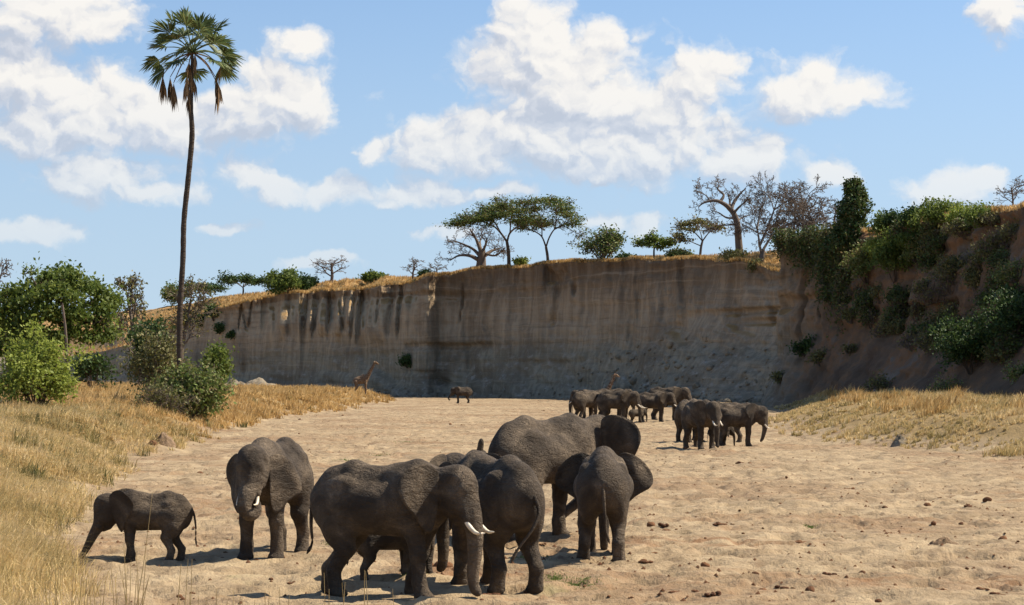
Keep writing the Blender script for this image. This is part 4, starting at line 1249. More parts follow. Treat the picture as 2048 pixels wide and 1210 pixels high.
# the lower left part of the plateau
bare_tree('pale leafless tree on the crest left of the lit cliff buttresses', plat(662, 13), 5.6, 3.8, 41, .35, M_GREYBARK, 5, (6, 5, 4, 3), minr=.03, fork=.3, upk=.04)
bare_tree('small pale leafless tree on the crest left of the two umbrella acacias', plat(826, 7), 4.2, 3.2, 42, .22, M_GREYBARK, 5, (5, 5, 4, 3), minr=.03, fork=.35, upk=.02)
bare_tree('short bare tree on the crest beside the low baobab limbs', plat(874, 5), 2.6, 2.4, 43, .14, M_TWIG, 5, (5, 4, 4, 3), minr=.03, fork=.3, upk=.03)
shrub('bush', 'dark green bush hanging over the crest of the left cliff', plat(572, 1.2, -.6), 3.6, 5.2, L_GREEN, 5200, .32, 44, .5, r=.09)
shrub('bush', 'smaller dark bush right beside the one hanging over the left crest', plat(612, 5, -.2), 2.4, 3.6, L_DARK, 2200, .32, 45, .45)
shrub('bush', 'low green bush on the crest between the two pale leafless trees', plat(745, 9.5, -.2), 3.2, 2.2, L_GREEN, 2200, .32, 46, .4)
shrub('bush', 'tiny dark bush on the crest under the small pale leafless tree', plat(850, 5, -.2), 1.6, 1.7, L_DARK, 900, .3, 47, .3)
shrub('bush', 'yellow-green bush between the trunks of the two umbrella acacias', plat(1040, 2.2, -.1), 1.5, 2.0, L_BRIGHT, 1100, .24, 48, .3)
shrub('bush', 'low dark bush on the cliff edge right of the bush tree', plat(1250, 3.5, -.1), 1.9, 1.6, L_DARK, 1100, .26, 49, .3)
shrub('bush', 'low grey-green bush at the foot of the thin-leaved acacia', plat(1355, 7, -.2), 2.6, 1.8, L_MIX, 1300, .26, 50, .35)
shrub('bush', 'straggly bush round the foot of the big bare baobab', plat(1466, 2.2, -.2), 2.4, 2.2, L_OLIVE, 900, .24, 51, .35, bark=M_PALE)
shrub('bush', 'small bush on the cliff edge below the low-forked leafless tree', plat(1512, .5, -1.0), 1.3, 1.8, L_OLIVE, 900, .22, 52, .35)
for i, (px, bk, h_, w_, lab) in enumerate([(486, 25, 3.6, 4.6, 'small flat acacia on the far left skyline above the crest'), (408, 50, 3.4, 4.0, 'tiny flat acacia low on the skyline just right of the palm trunk')]):
    b = plat(px, bk)
    rng = np.random.default_rng(60 + i)
    limbs = [([(0, 0, -.3), (.1, 0, h_ * .3), (0, 0, h_ * .5)], .2, .15)] + [([(0, 0, h_ * .45), (math.cos(a) * w_ * .4, math.sin(a) * w_ * .4, h_ * .75), (math.cos(a) * w_ * .75, math.sin(a) * w_ * .75, h_ * .85)], .1, .05) for a in (0, 1.3, 2.5, 3.7, 5)]
    limb_tree('acacia_tree', lab, b, limbs, dict(PA, L=1.3, nb=6), 60 + i, L_DARK, 2600, .34, (.8, .8, .25), .5, M_BARK)

# ------------------------------------------------------------------ left bank
def gnd(px, D, dz=0.0):
    x = (px - CX) * D / FPX
    return Vector((x, D, float(ground_z(x, D)) + dz))


b = gnd(122, 205)
q0 = loc(b, 205)
q = lambda px, py, dy=0.0: q0(px, py + (24 if py < 690 else 0), dy)
limbs = [([q(128, 700), q(130, 660), q(132, 632)], .55, .42), ([q(132, 640), q(110, 605, -1), q(80, 580, -2), q(50, 572, -2.5)], .30, .08), ([q(132, 632), q(150, 600, 1), q(178, 580, 1.5), q(205, 572, 2)], .30, .08), ([q(132, 632), q(128, 590, 1.5), q(120, 550, 2)], .32, .08),
         ([q(128, 655), q(90, 640, 1.5), q(45, 625, 2.5), q(20, 622, 3)], .22, .06), ([q(134, 645), q(170, 625, -1.5), q(205, 615, -2)], .2, .06), ([q(120, 600), q(95, 560, -3), q(80, 535, -3.5)], .18, .06), ([q(60, 630, 2), q(30, 600, 1), q(10, 580, 0)], .15, .05), ([q(132, 632), q(140, 600, -3), q(135, 560, -4)], .22, .06)]
tip_c = np.array([q(a, c_, d) for a, c_, d in [(20, 570, 0), (45, 560, -2), (75, 545, 1), (100, 530, -1), (125, 520, 1), (150, 530, -2), (140, 545, 3), (175, 548, 1), (200, 560, -1), (220, 575, 1), (212, 598, -1), (190, 588, 3), (160, 575, -4), (130, 560, -4), (100, 570, -4), (60, 585, -3), (30, 600, -2),
                                             (10, 625, 1), (45, 628, -3), (80, 612, -4), (110, 598, -4.5), (20, 650, 0), (60, 655, -3), (95, 645, -4), (20, 675, -2), (60, 680, -3), (100, 668, -4), (130, 650, -4), (160, 640, -3), (185, 650, -2), (215, 645, 0), (40, 640, 2), (150, 600, 0), (120, 610, -2), (170, 610, -3), (205, 622, 0), (120, 540, 0), (60, 565, 3), (40, 610, 3), (15, 600, -3)]])
limb_tree('broad_tree', 'large broad-crowned dark green tree at the left edge behind the bushes', b, limbs, dict(PB, levels=5, L=1.4, nb=4), 70, L_GREEN, 17000, .27, (.55, .55, .45), 0, M_BARK, extra=pads(tip_c, .70, .42, .93))
bare_tree('brown leafless tree peeking over the top left of the large green tree', gnd(20, 250, 1.0), 15.0, 4.8, 71, .3, M_TWIG, 5, (7, 6, 4, 3), minr=.045, fork=.45)
m_dead = M_TWIG
bare_tree('dead bare pole-like trunk standing in front of the large green tree', gnd(135, 150), 7.5, .5, 72, .14, M_GREYBARK, 2, (2, 0, 0, 0), minr=.02, fork=.7)
shrub('bush', 'bright yellow-green bush on the left bank at the picture edge', gnd(72, 124, -.1), 2.7, 5.3, L_BRIGHT, 8600, .15, 73, .36, nst=15, lev=3, r=.06)
shrub('bush', 'tangled brown and green bush at the foot of the palm', gnd(385, 142, -.1), 2.8, 4.1, L_MIX, 4200, .17, 74, .42, nst=14, lev=4, r=.06, bark=M_TWIG, second=(L_GREEN, 1500, .16))
shrub('bush', 'greyish twiggy bush behind and left of the palm foot', gnd(318, 152, -.1), 2.6, 6.0, L_OLIVE, 3400, .17, 75, .40, nst=12, lev=4, r=.05, bark=M_PALE)
shrub('bush', 'dry brown undergrowth bush below the tangled palm bush', gnd(328, 138, -.1), 2.4, 2.4, L_OLIVE, 900, .14, 76, .35, nst=14, lev=4, r=.035, bark=M_TWIG)
shrub('bush', 'fresh bright green bush against the cliff right of the palm', gnd(432, 240, .6), 1.9, 5.2, L_GREEN, 2800, .26, 77, .45)
shrub('bush', 'dark shrub behind the yellow-green bush on the slope', gnd(182, 220, .8), 2.6, 3.8, L_DARK, 1500, .26, 78, .4)
bare_tree('brown leafless tree between the large green tree and the palm', gnd(280, 260, .4), 14.5, 4.8, 79, .30, M_TWIG, 5, (8, 6, 5, 3), minr=.045, fork=.3, leaf=(L_OLIVE, 900, .28))
bare_tree('grey-brown leafless tree directly behind the palm trunk', gnd(362, 290, .4), 15.4, 5.2, 80, .30, M_TWIG, 5, (8, 6, 5, 3), minr=.045, fork=.35, leaf=(L_OLIVE, 900, .28))
shrub('bush', 'rounded green bush left of the palm trunk, on the lower slope', gnd(300, 235, .3), 2.6, 8.6, L_DARK, 3600, .26, 81, .5)
b = plat(345, 50)
shrub('bush', 'green treetop on the skyline just left of the palm trunk', b, 3.0, 5.4, L_GREEN, 2200, .34, 82, .6)
for i, (px, py, w_, h_, m_, nl, lab) in enumerate([(815, 722, 1.5, 2.3, L_DARK, 900, 'dark bush clinging to the lower cliff face above the giraffe'), (400, 640, 1.6, 3.2, L_DARK, 900, 'dark creeper bush on the cliff end just right of the palm'),
                                                   (428, 622, 1.7, 3.6, L_DARK, 1000, 'dark bush on the upper left cliff below the crest bush'), (440, 655, 1.2, 2.0, L_DARK, 600, 'small dark tuft on the left cliff face below the others'),
                                                   (465, 668, .9, 1.4, L_DARK, 350, 'tiny dark tuft low on the left cliff face')]):
    cxs = CX + FPX * X2[:, :NF] / np.maximum(Y2[:, :NF], 1); cys = HY - FPX * (Z2[:, :NF] - CAMZ) / np.maximum(Y2[:, :NF], 1)
    sc_ = np.where(Y2[:, :NF] > 262, np.hypot(cxs - px, cys - py - h_ * .5 * FPX / 380), 1e9)
    a_, c_ = np.unravel_index(np.argmin(sc_), sc_.shape)
    shrub('bush', lab, Vector((X2[a_, c_], Y2[a_, c_] - .3, Z2[a_, c_])), w_, h_, m_, nl, .32, 90 + i, .4, nst=7)

# ------------------------------------------------------------------ right bank
_rb = (Q[:, 1] < 262) & (SS > 300)
_cx = CX + FPX * X2 / np.maximum(Y2, 1)
_cy = HY - FPX * (Z2 - CAMZ) / np.maximum(Y2, 1)


def bank(px, py):
    """surface point of the right bank seen at a photo pixel (nearest one in depth)"""
    d_ = np.hypot(_cx - px, _cy - py) + Y2 * .02
    d_ = np.where(_rb[:, None] & (Y2 > 60), d_, 1e9)
    i, j = np.unravel_index(np.argmin(d_), d_.shape)
    return Vector((X2[i, j], Y2[i, j], Z2[i, j]))


RB = [  # px, foot py, half width m, height m, leaf, leaves, leaf size, bark, label
    (1790, 560, 3.0, 5.6, L_GREEN, 5200, .20, None, 'mid-green bush high on the right bank beside the vine tower'),
    (1735, 560, 2.4, 4.2, L_MIX, 3600, .20, None, 'yellowish green bush hanging below the vine tower'),
    (1840, 530, 2.4, 4.0, L_MIX, 2600, .20, M_TWIG, 'loose green bush in the middle of the upper right bank'),
    (1820, 432, 1.4, 2.6, L_DARK, 1900, .20, None, 'small round dark green bush on the right skyline'),
    (1788, 445, 1.5, 2.3, L_DARK, 1500, .20, None, 'dark low bush on the skyline beside the vine tower'),
    (1885, 445, 2.7, 3.0, L_GREEN, 4600, .19, None, 'domed bright green thicket on the right skyline'),
    (1965, 450, 2.1, 2.3, L_GREEN, 3600, .19, None, 'rounded green bush at the right end of the skyline thicket'),
    (1930, 470, 2.6, 2.2, L_OLIVE, 900, .18, M_TWIG, 'leafless brown shrub below the skyline thicket'),
    (1880, 500, 2.4, 2.6, L_OLIVE, 600, .18, M_TWIG, 'grey twiggy shrub in the middle of the right bank'),
    (1990, 500, 2.2, 2.4, L_OLIVE, 500, .18, M_TWIG, 'dry brown shrub under the right end of the skyline'),
    (1940, 735, 3.0, 4.6, L_DARK, 6200, .16, None, 'large dark green bush low on the right bank'),
    (2030, 690, 2.9, 5.0, L_DARK, 5200, .16, None, 'dark green bush cut by the right picture edge'),
    (1888, 690, 1.8, 3.0, L_DARK, 2400, .16, None, 'dark bush left of the large one on the right bank'),
    (2035, 570, 2.2, 2.6, L_MIX, 1700, .17, M_TWIG, 'greyish bush high at the right picture edge'),
    (2040, 760, 1.4, 1.8, L_MIX, 1200, .15, None, 'small leafy bush at the slope foot by the right picture edge'),
    (1612, 712, 1.7, 2.8, L_DARK, 1500, .22, M_TWIG, 'dark shrub at the foot of the vine-hung promontory'),
    (1585, 690, 1.4, 2.4, L_DARK, 900, .22, M_TWIG, 'small shrub on the talus left of the vine-hung promontory'),
    (1640, 725, 1.5, 2.0, L_OLIVE, 700, .20, M_TWIG, 'straggly dry shrub on the talus below the vines'),
    (1760, 780, 1.8, 2.2, L_OLIVE, 600, .17, M_TWIG, 'dry brown shrub at the slope foot behind the tall grass'),
    (1830, 640, 1.0, 2.6, L_OLIVE, 300, .16, M_GREYBARK, 'dead leaning stump-like shrub on the orange earth'),
    (1670, 600, 1.8, 2.4, L_VINE, 1500, .2, M_TWIG, 'dark bush at the lower edge of the hanging vines'),
    (1770, 470, 2.0, 3.0, L_GREEN, 2800, .19, None, 'leafy green bush between the vine tower and the round skyline bush'),
    (1850, 462, 2.2, 2.6, L_GREEN, 2800, .19, None, 'green bush filling the gap before the domed thicket'),
    (1925, 452, 2.2, 2.6, L_BRIGHT, 3000, .18, None, 'light green sunlit bush in the middle of the skyline thicket'),
    (1830, 500, 2.4, 2.6, L_GREEN, 2600, .19, None, 'spreading green bush just below the skyline thicket'),
    (1760, 520, 2.2, 3.0, L_BRIGHT, 2600, .18, None, 'pale green bush against the dark side of the vine tower'),
    (1905, 560, 2.6, 3.2, L_OLIVE, 1300, .18, M_TWIG, 'brown half-bare shrub across the middle of the upper right bank'),
    (1960, 545, 2.4, 3.0, L_OLIVE, 900, .18, M_TWIG, 'dark twiggy shrub right of the half-bare brown one'),
    (1800, 610, 2.0, 2.6, L_VINE, 1600, .18, M_TWIG, 'dark shrub hanging below the mid-green bush'),
    (1740, 620, 2.0, 3.0, L_VINE, 1800, .19, M_TWIG, 'dark leafy shrub below the yellowish green bush'),
    (2020, 620, 2.2, 2.6, L_DARK, 1600, .16, M_TWIG, 'dark bush between the two bushes at the right picture edge'),
    (1850, 590, 1.8, 2.0, L_OLIVE, 600, .17, M_TWIG, 'small brown shrub above the dead leaning stump'),
    (1700, 640, 1.4, 1.8, L_OLIVE, 500, .18, M_TWIG, 'thin dry shrub on the grey earth below the vines'),
    (1985, 445, 1.8, 1.6, L_OLIVE, 500, .18, M_TWIG, 'low dry bush on the skyline right of the green thicket'),
    (1560, 760, 1.2, 1.6, L_OLIVE, 400, .2, M_TWIG, 'little dry bush on the talus beside the upriver elephants'),
    (1895, 800, 1.5, 2.6, L_MIX, 1200, .13, M_TWIG, 'upright light green shrub standing in the right bank grass'),
    (1700, 700, 1.3, 1.3, L_OLIVE, 350, .18, M_TWIG, 'low dry bush in the middle of the grey slope')]
for i, (px, py, w_, h_, m_, nl, ls, bk, lab) in enumerate(RB):
    p_ = bank(px, py)
    shrub('bush', lab, Vector((p_.x, p_.y - .2, p_.z - .4)), w_, h_, m_, nl, ls, 110 + i, .34 if m_ is not L_OLIVE else .3, bark=bk, nst=10 if nl > 1000 else 12, lev=3 if m_ is not L_OLIVE else 4, r=.05)
rng = np.random.default_rng(139)
US = 'undergrowth shrubs on the shaded right bank'
for i in range(66):                                       # the tangle that nothing tells apart
    px = rng.uniform(1720, 2045)
    py = rng.uniform(np.interp(px, [1720, 1830, 2045], [500, 455, 450]), np.interp(px, [1720, 1900, 2045], [660, 720, 740]))
    p_ = bank(px, py)
    kind = i % 3
    shrub('bush', ['leafless brown shrub in the shaded undergrowth of the right bank', 'sparse olive shrub in the shaded undergrowth of the right bank', 'dark leafy shrub in the shaded undergrowth of the right bank'][kind],
          Vector((p_.x, p_.y - .2, p_.z - .4)), rng.uniform(1.4, 2.2), rng.uniform(1.6, 2.8), [L_OLIVE, L_OLIVE, L_VINE][kind], [120, 700, 1100][kind], .17, 300 + i, .3, bark=M_TWIG, nst=11 if kind == 0 else 9, lev=4 if kind == 0 else 3, r=.04, group=US)
rng = np.random.default_rng(140)
# a tree smothered in creepers, and the curtain of vines below it
b = bank(1708, 478)
rng = np.random.default_rng(140)
k_ = b.y / FPX
ch = [(0, bez([(0, 0, -1), (.1, 0, 2), (-.2, .1, 4.5), (.1, 0, 6.4)], 12), np.linspace(.3, .1, 12))]
tp = []
for a_ in range(420):
    t = rng.uniform(0, 1)
    rr_ = np.interp(t, [0, .35, .7, .9, 1], [2.7, 2.1, 1.6, 1.15, .4]) * rng.uniform(.5, 1.0) * (.75 + .5 * vn(t * 7, 2.2, 0, 4))
    th = rng.uniform(0, 6.28)
    tp.append(np.array([math.cos(th) * rr_ - 1.3 * (1 - t) ** 1.5 + .3 - .6 * (t > .86) * (t < .96), math.sin(th) * rr_, -1.2 + t * 8.0]))
plant('vine_covered_tree', 'tower-like tree smothered in dark creepers on the right bank skyline', 'tree', b, ch, tp, L_VINE, 6500, .22, (.22, .22, .3), 0, M_BARK, 141, second=(L_DARK, 2600, .24))
root = thing('vine_curtain', 'curtain of dark hanging creepers over the promontory beside the notch', 'vines', bank(1620, 560))
b = root.location
C, C2, stems = [], [], []
for a_ in range(420):
    px = rng.uniform(1556, 1712)
    p_ = bank(px, rng.uniform(455, 500))
    lng = (rng.uniform(1.0, 4.5) + 6.5 * sm(px, 1590, 1690)) * (.45 + 1.1 * vn(px * .07, 1.5, 0, 9))
    sw = rng.normal() * .25
    z_ = np.arange(0, lng, .16)
    thin = rng.random(len(z_)) < np.interp(z_ / lng, [0, .6, 1], [1, .85, .25])
    bul = rng.uniform(0, .9)
    P_ = np.stack([p_.x - b.x + sw * z_ * .3 + rng.normal(size=len(z_)) * .25 - .35 - bul * .5, p_.y - b.y - .5 - bul + rng.normal(size=len(z_)) * .3, p_.z - b.z + rng.uniform(.2, 1.3) - z_], 1)
    (C if rng.random() < .68 else C2).append(P_[thin])
    if a_ % 2 == 0: len(P_) > 8 and stems.append(tube(P_[::4], .022, 3))
C, C2 = np.concatenate(C), np.concatenate(C2)
C = np.repeat(C, 2, 0) + rng.normal(size=(len(C) * 2, 3)) * .14
obj('foliage', mesh_np('vine_leaves', *leaves(C, .21, rng)), L_VINE, root)
obj('dry_foliage', mesh_np('dry_vine_leaves', *leaves(C2, .20, rng)), L_OLIVE, root)
obj('stem', mesh_np('vine_stems', *join([t_ for t_ in stems if len(t_[0])])), M_TWIG, root)['kind'] = 'stuff'
# ------------------------------------------------------------------ dry grass (uncountable), shoots, dung, stones
def grass_mat(name, cols, sc=.25):
    m, n = new_mat(name)
    g_ = n.add('ShaderNodeNewGeometry')
    f = n.m('ADD', n.m('MULTIPLY_ADD', n.noise(n.scale(g_.outputs['Position'], (1, 1, .2)), sc, 5, .65), 1.5, -.42), n.m('MULTIPLY', g_.outputs['Random Per Island'], .45))
    finish(n, n.ramp(f, [(.28 + .5 * i / (len(cols) - 1), c) for i, c in enumerate(cols)]), .7, transl=.35, spec=.2)
    return m


M_STRAW = grass_mat('straw_grass', [(.24, .195, .08), (.42, .325, .14), (.56, .42, .19), (.62, .455, .21), (.70, .55, .31)])
M_ORANGE = grass_mat('orange_grass', [(.30, .185, .068), (.48, .31, .115), (.58, .385, .155), (.66, .47, .225)])
M_SHOOT = grass_mat('green_shoots', [(.09, .13, .03), (.15, .20, .05)])


def blades(x, y, z, h, w, rng, lean=.35, wind=(.12, .0)):
    """grass blades as bent slips of two faces"""
    n = len(x)
    a = rng.uniform(0, 6.28, n)
    l_ = np.abs(rng.normal(size=n)) * lean * h
    la = rng.uniform(0, 6.28, n)
    bx, by = np.cos(a) * w * .5, np.sin(a) * w * .5
    mx_, my_ = np.cos(la) * l_ * .3, np.sin(la) * l_ * .3
    tx, ty = np.cos(la) * l_ + wind[0] * h, np.sin(la) * l_ + wind[1] * h
    V = np.empty((n, 5, 3), np.float32)
    V[:, 0] = np.stack([x - bx, y - by, z], 1)
    V[:, 1] = np.stack([x + bx, y + by, z], 1)
    V[:, 2] = np.stack([x + mx_ + bx * .8, y + my_ + by * .8, z + h * .55], 1)
    V[:, 3] = np.stack([x + mx_ - bx * .8, y + my_ - by * .8, z + h * .55], 1)
    V[:, 4] = np.stack([x + tx, y + ty, z + h * np.sqrt(np.clip(1 - (l_ / np.maximum(h, .01)) ** 2 * .6, .15, 1))], 1)
    i = np.arange(n)[:, None] * 5
    return V.reshape(-1, 3), [i + np.array([[0, 1, 2, 3]]), i + np.array([[3, 2, 4]])]


def field(name, label, mat, N, ysamp, xsamp, inside, hfun, wfun, seed, tuft=10, lean=.35):
    rng = np.random.default_rng(seed)
    yc = ysamp(rng, N // tuft)
    xc = xsamp(rng, yc)
    ok = inside(xc, yc, rng)
    xc, yc = xc[ok], yc[ok]
    hs_ = hfun(xc, yc) * rng.uniform(.7, 1.3, len(xc))
    x = np.repeat(xc, tuft) + rng.normal(size=len(xc) * tuft) * np.repeat(np.clip(hs_ * .22, .05, .3), tuft)
    y = np.repeat(yc, tuft) + rng.normal(size=len(xc) * tuft) * np.repeat(np.clip(hs_ * .22, .05, .3), tuft)
    h = np.repeat(hs_, tuft) * rng.uniform(.5, 1.15, len(x))
    z = ground_z(x, y, True) - .04
    V, F = blades(x, y, z, h, wfun(y), rng, lean)
    return tag(obj(name, mesh_np(name, V, F), mat), label, 'grass', kind='stuff')


lgY = lambda a, b_, p_: (lambda rng, n_: a * (b_ / a) ** (rng.random(n_) ** p_))
wpx = lambda y: np.maximum(.010, y * .00042)


def xl(rng, y):
    e_ = np.interp(y, YL, XL) + 1.5
    lo_ = np.minimum(-.31 * y - 1, e_ - 3)
    return e_ - (e_ - lo_) * rng.random(len(y))


def in_left(x, y, rng):
    d_ = bank_left(x, y)
    return (rng.random(len(x)) < sm(d_, -.2, 1.8) * (.16 + .84 * sm(fbm(x * .24, y * .24, 0, 91, 3), .36, .52))) & (y < 318)


hl = lambda x, y: (.14 + .80 * fbm(x * .3, y * .3, 0, 93, 3) ** 1.4) * np.where(y < 24, .7, 1) + .25 * sm(y, 110, 150)
field('grass', 'long dry straw grass covering the left bank', M_STRAW, 380000, lgY(19, 130, .75), xl, in_left, hl, wpx, 201, tuft=16, lean=.95)
field('grass', 'dry orange grass on the far left terrace', M_ORANGE, 260000, lgY(105, 318, .7), xl, in_left, hl, wpx, 202, tuft=14, lean=.7)


def xr(rng, y):
    e_ = np.interp(y, YR, XR) - 2.0
    hi_ = np.minimum(np.maximum(.34 * y + 1, e_ + 2), 45)
    return e_ + (hi_ - e_) * rng.random(len(y))


def in_right(x, y, rng):
    d_ = bank_right(x, y)
    return (rng.random(len(x)) < sm(d_, -.5, 2.5) * (.15 + .85 * sm(fbm(x * .28, y * .28, 0, 95, 3), .38, .54))) & (x < 37)


hr = lambda x, y: .13 + .50 * fbm(x * .35, y * .35, 0, 97, 3) ** 1.3 + .32 * sm(bank_right(x, y), 7, 12) * sm(fbm(x * .15, y * .15, 0, 99, 2), .35, .6)
field('grass', 'dry straw grass in tufts on the right bank', M_STRAW, 260000, lgY(74, 262, .9), xr, in_right, hr, wpx, 203, tuft=20, lean=.6)
field('grass', 'tall orange grass tufts along the foot of the right slope', M_ORANGE, 56000, lgY(80, 262, .9), xr, lambda x, y, rng: (bank_right(x, y) > 5.5) & (x < 38) & (rng.random(len(x)) < sm(fbm(x * .3, y * .3, 0, 105, 3), .46, .58)), lambda x, y: .30 + 1.15 * fbm(x * .4, y * .4, 0, 106, 2) ** 1.5, wpx, 206, tuft=26, lean=.35)
M_OLG = grass_mat('greenish_grass', [(.08, .085, .03), (.15, .145, .05), (.25, .21, .08), (.32, .25, .10)])
field('grass', 'greenish and brown taller tufts among the straw of the left bank', M_OLG, 30000, lgY(30, 220, .8), xl, lambda x, y, rng: in_left(x, y, rng) & (rng.random(len(x)) < sm(fbm(x * .22, y * .22, 0, 111, 3), .46, .60)), lambda x, y: .35 + .5 * fbm(x * .5, y * .5, 0, 112, 2), wpx, 207, tuft=24, lean=.8)
# grass along the plateau edge
rng = np.random.default_rng(204)
vis = np.where((Q[:, 1] > 180) & (Q[:, 0] > -110))[0]
ii = rng.choice(vis, 26000)
jj = NF - 1 + (rng.random(26000) ** 1.5 * 11).astype(int)
t = rng.random(26000)
px_ = X2[ii, jj] * (1 - t) + X2[ii, jj + 1] * t; py_ = Y2[ii, jj] * (1 - t) + Y2[ii, jj + 1] * t; pz_ = Z2[ii, jj] * (1 - t) + Z2[ii, jj + 1] * t
k3 = 4
x = np.repeat(px_, k3) + rng.normal(size=26000 * k3) * .15; y = np.repeat(py_, k3) + rng.normal(size=26000 * k3) * .15; z = np.repeat(pz_, k3)
V, F = blades(x, y, z - .1, rng.uniform(.25, .8, len(x)), np.full(len(x), .13), rng, .4)
tag(obj('grass', mesh_np('grass', V, F), M_ORANGE), 'orange dry grass along the top of the cliff', 'grass', kind='stuff')
# green shoots on the damp sand
X_, Y_ = [], []
for (px, py, rx, n_) in [(1150, 1168, 42, 1500), (1110, 1158, 25, 600), (760, 912, 35, 260), (815, 884, 45, 220), (690, 922, 30, 180), (940, 1085, 25, 500), (1620, 1054, 14, 260), (660, 1090, 20, 200), (830, 1160, 25, 400), (1060, 1120, 40, 600)]:
    D_ = FPX * CAMZ / (py - HY)
    a_, r_ = rng.uniform(0, 6.28, n_), np.abs(rng.normal(size=n_)) * .6
    X_.append((px - CX) * D_ / FPX + np.cos(a_) * r_ * rx * D_ / FPX); Y_.append(D_ + np.sin(a_) * r_ * rx * D_ / FPX * 1.6)
x, y = np.concatenate(X_), np.concatenate(Y_)
V, F = blades(x, y, ground_z(x, y, True) - .01, rng.uniform(.02, .06, len(x)), np.maximum(.012, y * .0003), rng, .9)
tag(obj('green_shoots', mesh_np('green_shoots', V, F), M_SHOOT), 'patches of short green shoots on the damp sand', 'grass', kind='stuff')

# tall dry stalks close to the camera
m_st, n = new_mat('grass_stalk')
finish(n, n.mix(n.noise(n.add('ShaderNodeNewGeometry').outputs['Position'], 6, 2), (.30, .21, .085), (.48, .36, .18)), .6, transl=.2, spec=.3)


def stalk(root, pts, r):
    c_ = bez(pts, 10)
    V, F = tube(c_, np.linspace(r, r * .35, 10), 5)
    o = obj('stalk', mesh_np('stalk', V, F, True), m_st, root)
    return o


def clump(label, px, py_foot, D, stems, group=None):
    """stems: (foot px, tip px, tip py)"""
    k_ = D / FPX
    base = Vector(((px - CX) * k_, D, float(ground_z((px - CX) * k_, D))))
    root = thing('grass_clump', label, 'grass', base, 0, group)
    for i, (fx, tx, ty) in enumerate(stems):
        tip = at(tx, ty, D) - base
        f0 = Vector(((fx - px) * k_, (i % 3 - 1) * .1, -.05))
        md = f0.lerp(tip, .55) + Vector((0, .03, 0)) + Vector((.012 * (-1) ** i, 0, 0))
        stalk(root, [f0, md, tip], .0050 + .0012 * (i % 2))
    return root


clump('clump of long pale grass stalks crossing in front of the walking calf', 262, 1250, 17.0, [(258, 305, 985), (262, 248, 1090), (270, 272, 1098), (255, 300, 1150), (266, 238, 1130), (275, 292, 1118), (250, 262, 1120)])
clump('pair of dry grass stalks in front of the calf hind legs', 362, 1250, 16.0, [(355, 376, 1118), (350, 362, 1128), (362, 384, 1118)])
clump('thin pale grass stalks in front of the hind feet of the big tusked elephant', 670, 1250, 15.0, [(648, 648, 1145), (664, 658, 1178), (690, 684, 1165), (684, 690, 1164)])
clump('grass stalks poking up before the belly of the big tusked elephant', 738, 1250, 14.5, [(742, 731, 1142), (735, 729, 1140), (792, 785, 1178)])
rng = np.random.default_rng(222)
clump('low fringe of dry stalks along the bottom edge below the calf', 180, 1250, 16.5, [(180 + i * 9 - 90 + rng.uniform(-6, 6), 180 + i * 9 - 90 + rng.uniform(-25, 25), rng.uniform(1130, 1190)) for i in range(22)])
clump('low fringe of dry stalks at the bottom edge left of the big tusked elephant', 470, 1250, 15.5, [(470 + i * 16 - 110 + rng.uniform(-6, 6), 470 + i * 16 - 110 + rng.uniform(-20, 20), rng.uniform(1165, 1205)) for i in range(14)])

# ---- dung and clods on the sand
m_dung, n = new_mat('dung')
g_ = n.add('ShaderNodeNewGeometry')
oi = n.add('ShaderNodeObjectInfo').outputs['Random']
f = n.noise(g_.outputs['Position'], 14, 5, .7)
finish(n, n.mix(f, n.mix(oi, (.06, .030, .018), (.16, .072, .034)), n.mix(oi, (.15, .072, .038), (.26, .135, .07))), .95, f, .05, 1, spec=.1)


def lump(seed, sq=.7, amp=.35):
    rng = np.random.default_rng(seed)
    nu, nv = 11, 7
    th = np.linspace(0, 2 * np.pi, nu, endpoint=False); ph = np.linspace(.02, np.pi - .02, nv)
    T, P_ = np.meshgrid(th, ph, indexing='ij')
    d = np.stack([np.sin(P_) * np.cos(T), np.sin(P_) * np.sin(T), np.cos(P_)], -1)
    r = 1 + amp * (fbm(d[..., 0] * 1.6 + seed * 3.1, d[..., 1] * 1.6, d[..., 2] * 1.6, seed, 3) - .5) * 2
    V = d * r[..., None] * np.array([1, .8, sq])
    i = np.arange(nu)[:, None] * nv; j = np.arange(nv - 1)[None]
    i2 = ((np.arange(nu) + 1) % nu)[:, None] * nv
    F = np.stack([i + j, i + j + 1, i2 + j + 1, i2 + j], -1).reshape(-1, 4)
    return V.reshape(-1, 3), F


def heap(seed, n_=8):
    rng = np.random.default_rng(seed)
    parts = []
    for k_ in range(n_):
        V, F = lump(seed * 7 + k_)
        s_ = rng.uniform(.5, .9)
        parts.append((V * s_ * .62 + np.array([rng.normal() * .75, rng.normal() * .6, .22 * s_ + (.30 if k_ == 0 else 0)]), F))
    return join(parts)


